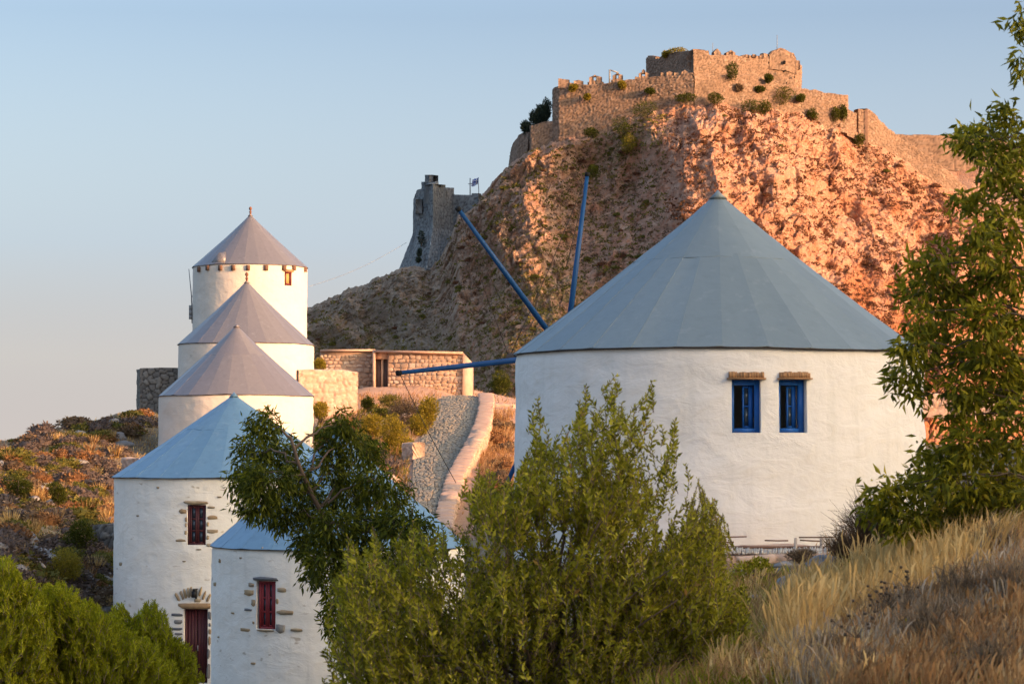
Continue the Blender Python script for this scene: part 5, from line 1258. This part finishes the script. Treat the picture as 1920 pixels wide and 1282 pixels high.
def where(p):
    px, py = proj(np.array(p)); px, py = float(px), float(py)
    h_ = 'by the left edge' if px < 45 else 'towards the left edge' if px < 110 else 'near the tall windmill' if px < 175 else 'beside white mill wall'
    v_ = 'near the skyline' if py < 850 else 'high up' if py < 930 else 'halfway down' if py < 1020 else 'low down'
    return v_+' '+h_
def size(s, a, b): return 'small' if s < a else 'large' if s > b else 'middling'
# left slope: rocks, cushions, tufts
q = r.uniform([-20, 772], [300, 1150], (900, 2)); q = q[(q[:, 0] < 216) | (q[:, 1] < 862-(q[:, 0]-216)*.9)]
hits = ghit(q[:, 0], q[:, 1]); hits = hits[np.isfinite(hits[:, 0]) & (hits[:, 1] > 55)]
for i, p in enumerate(hits[:95]):
    s = r.uniform(.2, .55)*(1.4 if r.random() < .2 else 1)
    put('rock', rock_mesh('rock_grey', i % 7), (p[0], p[1], p[2]-.05), (s*r.uniform(.7, 1.2), s*.8, s*r.uniform(.55, .9)), f'{size(s, .35, .6)} grey limestone rock {where(p)} on the scrubby left slope', 'rock', 'rocks on the left slope')
kinds = [('scrub_brown', 'brown'), ('scrub_purple', 'purple grey'), ('scrub_olive', 'olive green'), ('scrub_rust', 'rusty orange'), ('scrub_olive', 'olive green'), ('scrub_purple', 'purple grey')]
for i, p in enumerate(hits[95:375]):
    mt, cn = kinds[i % 6 if r.random() > .3 else 1]; s = r.uniform(.26, .7)
    put('cushion_bush', blob_mesh(mt, 'cushion', i % 5), (p[0], p[1], p[2]-.04), (s*r.uniform(.9, 1.3), s, s*r.uniform(.6, .95)), f'{size(s, .36, .5)} {cn} scrub cushion, {where(p)} on left slope', 'bush', f'{cn} scrub cushions on the left slope')
for i, p in enumerate(hits[375:450]):
    mt, cn = (('grass_gold', 'golden'), ('grass_rust', 'rusty'))[int(r.random() < .5)]; s = r.uniform(.22, .42)
    put('grass_tuft', blob_mesh(mt, 'tuft', i % 4, 90), (p[0], p[1], p[2]-.03), s, f'{cn} tuft of dry grass {where(p)} on the left slope', 'grass tuft', f'{cn} grass tufts on the left slope')
# fine growth over the left slope and the ridge: nobody could count it
def ground_cover(name, label, boxes, n, h, wd, mat, seed, lean=.5, filt=None, spread=.3, parent=None):
    rr = np.random.default_rng(seed); q = np.concatenate([rr.uniform((a, c_), (b, d), (int(n*w_), 2)) for a, b, c_, d, w_ in boxes])
    p = ghit(q[:, 0], q[:, 1]); ok = np.isfinite(p[:, 0])
    if filt is not None: ok &= filt(p, q)
    p = p[ok]; p[:, :2] += rr.normal(0, .04, (len(p), 2)); p[:, 2] = gzi(p[:, 0], p[:, 1])-.02
    return blades(name, label, p, h, wd, mat, seed, lean, spread)
def blades(name, label, p, h, wd, mat, seed, lean=.5, spread=.3, cl=1.0):
    rr = np.random.default_rng(seed+1); n = len(p)
    hh = h*rr.uniform(.45, 1.35, n)*(1+.25*noise(p[:, 0]*1.5, p[:, 1]*1.5, 0, seed)+.45*noise(p[:, 0]*6, p[:, 1]*2, 0, seed+8)); d = np.stack([rr.normal(lean*.25, spread, n), rr.normal(0, spread, n), np.ones(n)], -1)
    g = np.stack([rr.normal(lean*.35, spread, n), rr.normal(0, spread, n), rr.uniform(-.35, 0, n)], -1)
    a = unit(np.stack([rr.normal(size=n), rr.normal(size=n)*.4, np.zeros(n)], -1))*wd*rr.uniform(.7, 1.3, (n, 1))
    m1 = p+d*hh[:, None]*.5; tp = p+d*hh[:, None]*.93+g*hh[:, None]*.35
    V = np.stack([p-a*.5, p+a*.5, m1+a*.45, m1-a*.45, tp], 1).reshape(-1, 3); i = np.arange(n)*5
    rn = np.clip(rr.uniform(0, 1, n)*.7+.3*(noise(p[:, 0]*.8, p[:, 1]*.8, 0, seed+4)*.5+.5), 0, 1)
    me_ = [np.stack([i, i+1, i+2, i+3], -1), np.stack([i+3, i+2, i+4], -1)]
    o = obj(name, V, me_, mat, None, p[0], attrs={'rnd': np.repeat(rn, 5)}); return tag(o, label, None, None, 'stuff')
LS = [(-20, 300, 775, 900, .45), (-20, 220, 900, 1160, .55)]
dst = lambda p, q: p[:, 1] > 52
ground_cover('dry_grass', 'rusty dry grass and low herbs on the left slope', LS, 4500, .13, .022, M['grass_rust'], 201, filt=dst)
ground_cover('dry_grass', 'golden dry grass on the left slope', LS, 5000, .18, .02, M['grass_gold'], 202, filt=lambda p, q: (p[:, 1] > 52) & (noise(p[:, 0]/2.5, p[:, 1]/4, 0, 9) > .05))
ground_cover('undergrowth', 'olive green undergrowth on the left slope', LS, 12000, .13, .03, M['scrub_olive'], 203, filt=lambda p, q: (p[:, 1] > 52) & (noise(p[:, 0]/3, p[:, 1]/4, 0, 19) > .0))
MS = [(590, 830, 740, 960, .6), (900, 962, 770, 960, .4)]
nopath = lambda p, q: ~(path_u(p[:, 0], p[:, 1])[1] & (np.abs(path_u(p[:, 0], p[:, 1])[0]) < 1.25)) & (p[:, 1] > 75)
ground_cover('dry_grass', 'rusty dry grass on the slopes beside the path', MS, 14000, .30, .02, M['grass_rust'], 204, filt=nopath)
ground_cover('undergrowth', 'olive undergrowth on the slope left of the path', [(590, 780, 760, 960, 1)], 5000, .25, .03, M['scrub_olive'], 205, filt=nopath)
for i, p in enumerate(ghit(r.uniform(590, 800, 60), r.uniform(745, 960, 60))):
    if okp(p) and p[1] > 75 and not (abs(path_u(p[0], p[1])[0]) < 1.5):
        if i % 3: mt, cn = kinds[i % 6]; put('cushion_bush', blob_mesh(mt, 'cushion', i % 5), (p[0], p[1], p[2]-.04), r.uniform(.25, .5), f'{cn} cushion of scrub on the sunny slope beside the path', 'bush', f'{cn} scrub cushions beside the path')
        else: put('rock', rock_mesh('rock_rosy', i % 7), p, r.uniform(.3, .6), 'rosy sunlit rock on the slope left of the path', 'rock', 'rosy rocks beside the path')
for i, p in enumerate(ghit(r.uniform(905, 960, 26), r.uniform(785, 940, 26))):
    if okp(p) and p[1] > 75 and abs(path_u(p[0], p[1])[0]) > 1.6:
        mt, cn = kinds[(3, 0)[i % 2]]; put('cushion_bush', blob_mesh(mt, 'cushion', i % 5), (p[0], p[1], p[2]-.04), r.uniform(.3, .55), f'{cn} cushion of scrub between the parapet and the big windmill', 'bush', f'{cn} scrub cushions right of the parapet')

# --- scrub on the crag
up = proj(HV); fld = np.stack([vpx, vpy], -1)
ii = r.integers(30, HV.shape[0]-60, 110000); jj = r.integers(60, 505, 110000)
ppx, ppy = vpx[ii, jj], vpy[ii, jj]; pos = HV[ii, jj]
dens = np.where(ppx > 1250, .30+.9*(noise(ppx/55, ppy/40, 0, 31) > .0)*.5, .9)*np.where(ppx < 900, .5, 1)
ok = (r.random(110000) < dens) & (ppx > 575) & (ppx < 1930) & (ppy < 760); pos, ppx, ppy = pos[ok], ppx[ok], ppy[ok]
for i in range(230):
    p = pos[i]; g_ = ppx[i] < 1250
    mt, cn = (('scrub_red', 'red brown'), ('scrub_olive', 'olive'))[int(r.random() < (.6 if g_ else .1))] ; s = r.uniform(.34, .8)*(1.0 if not g_ else .9)
    put('scrub_bush', blob_mesh(mt, 'cushion', i % 5), (p[0], p[1]-.1, p[2]-.1), (s*1.15, s, s*.8), f"{size(s, .48, .66)} {cn} shrub on {'left' if g_ else 'right'} crag face, {'just under the castle' if ppy[i] < 300 else 'halfway up' if ppy[i] < 450 else 'low down'}{' by bastion' if ppx[i] < 900 else ' behind spars' if ppx[i] < 1120 else ' left of the rib' if g_ else ' above the big roof' if ppx[i] < 1480 else ' near right tree'}", 'bush', f"{cn} shrubs on the {'left' if g_ else 'right'} face of the crag")
def scatter_stuff(name, label, pos, smin, smax, mat, seed, m=16):
    rr = np.random.default_rng(seed); n = len(pos); s = rr.uniform(smin, smax, n)
    u = unit(rr.normal(size=(n, m, 3))); u[..., 2] = np.abs(u[..., 2]); p = pos[:, None]+u*s[:, None, None]*np.array([.8, .8, .55])
    d = u+rr.normal(0, .6, u.shape); L_ = np.repeat(s*.7, m)*rr.uniform(.7, 1.2, n*m)
    V, T = leaf_arrays(p.reshape(-1, 3), d.reshape(-1, 3), L_, L_*.6, seed=seed)
    o = obj(name, V, T, M[mat], None, pos[0], attrs={'rnd': np.repeat(np.clip(np.repeat(rr.uniform(0, .8, n), m)+rr.uniform(0, .25, n*m), 0, 1), 4)}); tag(o, label, None, None, 'stuff')
R_ = pos[230:]; rx_ = ppx[230:]
scatter_stuff('undergrowth', 'small red brown shrubs dotting the sunlit face of the crag', R_[rx_ > 1250][:4200], .2, .62, 'scrub_red', 301)
scatter_stuff('undergrowth', 'low olive scrub over the left flank of the crag', R_[rx_ <= 1250][:2600], .2, .55, 'scrub_olive', 302)
scatter_stuff('undergrowth', 'low brown scrub over the left flank of the crag', R_[rx_ <= 1250][4200:6400], .2, .5, 'scrub_brown', 303)

# --- near slope on the right: dry grass, twigs, rocks
def band(p, q, c0, hw): return np.abs(q[:, 1]-(1150-(q[:, 0]-1600)*.50)-c0) < hw
near = lambda p, q: (p[:, 1] < 33) & (p[:, 1] > 9)
RB = [(1380, 1940, 985, 1300, 1)]
GOLD = lambda p, q: near(p, q) & band(p, q, 0+28*noise(q[:, 0]/60, q[:, 1]/60, 0, 3), 52) & (q[:, 0] > 1480)
ground_cover('dry_grass', 'rust coloured dry grass in the lower right corner', RB, 7000, .22, .0095, M['grass_rust'], 212, lean=.2, filt=lambda p, q: near(p, q) & (q[:, 1] > 1190-(q[:, 0]-1600)*.5+40*noise(q[:, 0]/60, q[:, 1]/50, 0, 5)) & (q[:, 0] > 1560), spread=.4)
ground_cover('dry_grass', 'grey dead stalks below the golden grass', RB, 8000, .26, .007, M['grass_grey'], 213, lean=.1, filt=lambda p, q: near(p, q) & band(p, q, 92, 58) & (q[:, 0] > 1440), spread=.45)
ground_cover('dry_grass', 'mixed dry grass and stalks around the rocks below the mill', [(1330, 1720, 1030, 1300, 1)], 14000, .20, .007, M['grass_rust'], 214, filt=lambda p, q: (p[:, 1] < 30) & ~((q[:, 0] > 1440) & (q[:, 0] < 1630) & (q[:, 1] < 1135)) & ~band(p, q, 0, 60), spread=.4)
ground_cover('undergrowth', 'green herbs among the rocks below the mill', [(1330, 1600, 1040, 1200, 1)], 6500, .13, .012, M['leaf_bush'], 215, filt=lambda p, q: (p[:, 1] < 30) & (noise(p[:, 0]*1.1, p[:, 1]*.9, 0, 9) > .1), spread=.6)
ground_cover('dry_grass', 'dry grass along the top of the right hand slope', [(1560, 1940, 940, 1060, 1)], 9000, .36, .009, M['grass_rust'], 216, filt=near, spread=.25)
nl = ['pale grey rock, largest of the group below the reed roof', 'flat grey rock left of the largest one below the terrace', 'small grey rock under the terrace end', 'grey boulder at the upper right of the rock group', 'low pale stone in front of the rock group', 'half buried rock left of the golden grass', 'pale stone lying among grey stalks', 'small rounded stone beside the large shrub', 'flat pale slab amid the grey stalks at the bottom', 'rough grey rock at the golden grass edge', 'little stone between green herbs', 'broad stone low beside the large shrub']
for i, (x, y, s) in enumerate(((1550, 1075, .26), (1495, 1098, .22), (1470, 1060, .10), (1608, 1080, .17), (1462, 1140, .13), (1440, 1190, .14), (1590, 1235, .10), (1420, 1130, .12), (1680, 1215, .15), (1570, 1110, .14), (1510, 1140, .08), (1440, 1240, .15))):
    p = ghit(x, y)[0]
    if okp(p): put('rock', rock_mesh('rock_grey', i % 7), (p[0], p[1], p[2]+s*.1), (s*1.5, s*1.1, s*.9), nl[i], 'rock')
pb = ghit(r.uniform(1380, 1920, 260), r.uniform(1040, 1290, 260))
for i, p in enumerate(pb):
    if okp(p) and p[1] < 36: put('pebble', rock_mesh('rock_grey', i % 7), p, r.uniform(.02, .055), 'small pale pebble lying on the near right slope', 'pebble', 'pebbles on the near slope')
def fan(cx, cy, D_, n, ln, mat, label, seed, spread=.6, lean=(0, 0), r0=.004, name='dry_bush', cat='bush', forks=2, dz=1.0):
    """dry shrub: stiff twigs fanning from one root"""
    rr = np.random.default_rng(seed); p0 = ghit(cx, cy)[0]
    if not okp(p0): p0 = np.array(P(cx, cy, D_))
    p0[2] -= .02; mb = MB()
    for k in range(n):
        d = unit(np.array([rr.normal(lean[0], spread), rr.normal(lean[1], spread), dz+rr.uniform(0, .4)])); l_ = ln*rr.uniform(.5, 1.15)
        a = p0+rr.normal(0, .05, 3)*np.array([1, 1, 0]); q_ = curve(a, a+d*l_, .06*l_, 5, rr); mb.tube(q_, np.linspace(r0, r0*.35, 5), 3)
        for f_ in range(forks):
            i_ = rr.integers(2, 4); e = q_[i_]+unit(d+rr.normal(0, .55, 3))*l_*rr.uniform(.2, .45); mb.tube(curve(q_[i_], e, .02, 3, rr), np.linspace(r0*.55, r0*.25, 3), 3)
    return tag(mb.build(name, M[mat], None, tuple(p0)), label, cat)
ground_cover('undergrowth', 'green and brown low growth at the foot of the large shrub', [(1180, 1480, 1080, 1300, 1)], 9000, .16, .014, M['leaf_bush'], 231, filt=lambda p, q: p[:, 1] < 40, spread=.5)
ground_cover('dry_grass', 'dry grass around the foot of the large shrub', [(1180, 1560, 1080, 1300, 1)], 9000, .2, .008, M['grass_rust'], 232, filt=lambda p, q: p[:, 1] < 40, spread=.4)
def clusters(name, label, box, ncl, per, h, wd, mat, seed, filt, sig=.05):
    rr = np.random.default_rng(seed); q = rr.uniform((box[0], box[2]), (box[1], box[3]), (ncl, 2)); p = ghit(q[:, 0], q[:, 1]); ok = np.isfinite(p[:, 0]) & filt(p, q); p = p[ok]
    hv = np.repeat(rr.uniform(.5, 1.3, len(p)), per); pp = np.repeat(p, per, 0); off = rr.normal(0, sig, (len(pp), 2)); pp[:, :2] += off; pp[:, 2] = gzi(pp[:, 0], pp[:, 1])-.02
    n = len(pp); hh = h*hv*rr.uniform(.55, 1.1, n); d = np.stack([off[:, 0]/sig*.18+rr.normal(.06, .12, n), off[:, 1]/sig*.18, np.ones(n)], -1)
    a = unit(np.stack([rr.normal(size=n), rr.normal(size=n)*.4, np.zeros(n)], -1))*wd*rr.uniform(.6, 1.4, (n, 1)); g = np.stack([rr.normal(.12, .28, n), rr.normal(0, .28, n), rr.uniform(-.3, 0, n)], -1)
    m1 = pp+d*hh[:, None]*.55; m2 = pp+d*hh[:, None]*.86+g*hh[:, None]*.15; tp = pp+d*hh[:, None]+g*hh[:, None]*.35; sd = (rr.random(n) < .35)[:, None]
    V = np.stack([pp-a*.4, pp+a*.4, m1+a*.35, m1-a*.35, m2+a*np.where(sd, 1.1, .3), m2-a*np.where(sd, 1.1, .3), tp], 1).reshape(-1, 3); i = np.arange(n)*7
    rn = np.clip(.5*rr.uniform(0, 1, n)+.5*np.repeat(rr.uniform(0, 1, len(p)), per), 0, 1)
    return tag(obj(name, V, [np.stack([i, i+1, i+2, i+3], -1), np.stack([i+3, i+2, i+4, i+5], -1), np.stack([i+5, i+4, i+6], -1)], mat, None, pp[0], attrs={'rnd': np.repeat(rn, 7)}), label, None, None, 'stuff')
clusters('dry_grass', 'tall golden straw clumps in a band across the right hand slope', (1460, 1940, 985, 1300), 1900, 26, .48, .0085, M['grass_gold'], 211, GOLD)
clusters('dry_grass', 'rusty dead grass clumps in the lower right corner', (1560, 1940, 1040, 1320), 560, 22, .25, .008, M['grass_rust'], 221, lambda p, q: near(p, q) & (q[:, 1] > 1190-(q[:, 0]-1600)*.5), .06)
clusters('dry_grass', 'pale grey stalks in bunches below the golden straw', (1430, 1900, 1040, 1300), 420, 16, .30, .006, M['grass_grey'], 222, lambda p, q: near(p, q) & band(p, q, 92, 60), .05)
clusters('dry_grass', 'loose golden stalks around the rocks below the mill', (1340, 1640, 1040, 1300), 260, 18, .26, .007, M['grass_gold'], 223, lambda p, q: (p[:, 1] < 30) & ~((q[:, 0] > 1440) & (q[:, 0] < 1630) & (q[:, 1] < 1135)), .05)
fan(1650, 1065, 29, 420, .72, 'scrub_brown', 'brown broom like dry bush at the right foot of the big windmill', 501, .42, (-.25, 0), .0045, forks=3)
fan(1590, 1060, 30, 200, .42, 'scrub_brown', 'smaller brown dry bush left of the broom like one', 502, .5, (-.2, 0), .004, forks=3)
gl2 = ['silver grey twiggy bush low in the centre of the right slope', 'silver grey twiggy bush behind the golden grass at right', 'pale forked dead bush at the bottom right', 'grey twiggy bush against the right edge', 'thin dead bush between golden and rusty grass', 'grey wiry bush beside the pale stones', 'wiry dead bush near the bottom edge', 'pale dead bush high on the right slope']
for i, (x, y, l_) in enumerate(((1740, 1225, .36), (1800, 1150, .36), (1860, 1290, .30), (1900, 1140, .34), (1690, 1180, .3), (1560, 1260, .26), (1640, 1285, .24), (1880, 1060, .36))):
    fan(x, y, 20, 80, l_*1.1, 'grass_grey', gl2[i], 510+i, .42, (0, 0), .0042, forks=5)
gl3 = ['pale', 'bleached', 'silvery', 'ash grey', 'straw grey']
rg = np.random.default_rng(99)
for i in range(20):
    x, y = rg.uniform(1600, 1915), rg.uniform(1120, 1310)
    if y < 1200-(x-1600)*.5: continue
    fan(x, y, 18, 22, rg.uniform(.18, .34), 'grass_grey', f"{gl3[i % 5]} dead twiggy sprig {'low' if y > 1230 else 'high'} in the rusty grass {'at the right edge' if x > 1840 else 'right of centre' if x > 1720 else 'by the golden straw'}", 600+i, .4, (0, 0), .0042, name='dead_sprig', cat='twig', forks=4)['group'] = 'dead sprigs in the rusty grass'
clusters('undergrowth', 'green herbs between the rusty grass clumps', (1580, 1940, 1060, 1320), 130, 16, .14, .012, M['leaf_bush'], 224, lambda p, q: near(p, q) & (q[:, 1] > 1190-(q[:, 0]-1600)*.5), .05)
db = ['dark umbel stalk at lower centre right', 'dark umbel stalk among the golden grass', 'dark umbel stalk taller than its neighbours', 'dark umbel stalk at the grass edge', 'dark umbel stalk left in the gold']
for i, (x, y) in enumerate(((1600, 1285), (1640, 1230), (1660, 1210), (1700, 1180), (1545, 1180))):
    p0 = ghit(x, y)[0]
    if okp(p0):
        rr = np.random.default_rng(i); mb = MB(); h_ = .42; tp = p0+np.array([.02, 0, h_]); mb.tube(curve(p0, tp, 0, 4, rr), [.004, .003, .003, .002], 4)
        for k in range(9):
            e = tp+np.array([rr.normal(0, .07), rr.normal(0, .07), rr.uniform(-.1, .06)]); mb.tube(curve(tp-np.array([0, 0, .1]), e, 0, 3, rr), .0018, 3); mb.box(e[0]-.010, e[0]+.010, e[1]-.010, e[1]+.010, e[2]-.008, e[2]+.010, jit=.003)
        tag(mb.build('dry_stalk', M['bark_dark'], None, tuple(p0)), db[i], 'plant')
for i, (x, yb, yt, lb) in enumerate(((1786, 1060, 872, 'tallest yellowish reed stalk rising before the right hand tree'), (1772, 1065, 930, 'yellowish reed stalk just left of the tallest'), (1735, 1075, 950, 'slim reed stalk standing alone left of the pair'), (1810, 1060, 945, 'arching reed stalk right of the tallest'), (1672, 1070, 965, 'short reed stalk near the broom like bush'))):
    p0 = ghit(x, yb)[0]; p0 = p0 if okp(p0) else np.array(P(x, yb, 22)); t_ = np.array(P(x+6, yt, p0[1])); rr = np.random.default_rng(60+i)
    o_ = thing('reed', p0, lb, 'plant'); mb = MB(); mb.tube(curve(p0, t_, 0, 6, rr), np.linspace(.007, .003, 6), 5); mb.build('stem', M['grass_gold'], o_)
    n = 26; t = rr.uniform(.15, .95, n)[:, None]; pp_ = p0+(t_-p0)*t; dd_ = np.stack([rr.normal(0, .28, n), rr.normal(0, .28, n), np.ones(n)], -1)
    foliage('leaves', [(pp_, dd_, rr.uniform(.15, .32, n), .014)], M['leaf_yellow'], o_, seed=i)
    n = 60; t = rr.uniform(.72, 1.06, n)[:, None]; pp_ = p0+(t_-p0)*t; foliage('seed_head', [(pp_, np.stack([rr.normal(0, .4, n), rr.normal(0, .4, n), np.ones(n)], -1), .05, .012)], M['leaf_yellow'], o_, seed=i+9)
# low growth behind and beneath the big shrub
shrub(1415, 1075, 34, 26, 31, 'leaf_bush', 'low green herb bush under the left end of the terrace wall', 2400, .05, .02, 141)
shrub(1445, 1100, 30, 22, 29.5, 'scrub_brown', 'dark rusty low bush left of the rocks', 3000, .06, .012, 142)
shrub(1535, 1118, 34, 24, 28, 'scrub_purple', 'dark purple brown low bush beneath the grey rocks', 3200, .06, .012, 143)
shrub(1500, 1040, 26, 12, 32, 'scrub_brown', 'airy dry bush before the canes of the reed roof', 1400, .06, .008, 144)
log_ = MB(); a_ = P(62, 1040, 74); b_ = P(84, 1063, 72.5); log_.tube([tuple(a_), tuple(b_)], [.05, .045], 7); tag(log_.build('fallen_post', M['palewood'], None, a_), 'pale wooden post lying on the left slope', 'post')
# growth on the saddle between the near mills and the path, mostly hidden behind the big windmill
rr = np.random.default_rng(404); n = 26000
wp = np.stack([rr.uniform(-6, 40, n), rr.uniform(26, 150, n), np.zeros(n)], -1); u_, on_ = path_u(wp[:, 0], wp[:, 1])
wp = wp[(np.hypot(wp[:, 0]-3.4, wp[:, 1]-40) > 3.7) & (np.hypot(wp[:, 0]+4.1, wp[:, 1]-57) > 3.3) & ~(on_ & (np.abs(u_) < 2.2)) & ~((wp[:, 0] > 1) & (wp[:, 0] < 6) & (wp[:, 1] < 36))]
wp[:, 2] = gzi(wp[:, 0], wp[:, 1])-.02
blades('dry_grass', 'thin dry grass on the saddle behind the near windmills', wp[:15000], .2, .03, M['grass_rust'], 405, .3, .35)
blades('undergrowth', 'low olive growth on the saddle behind the near windmills', wp[15000:], .16, .04, M['scrub_olive'], 406, .3, .45)
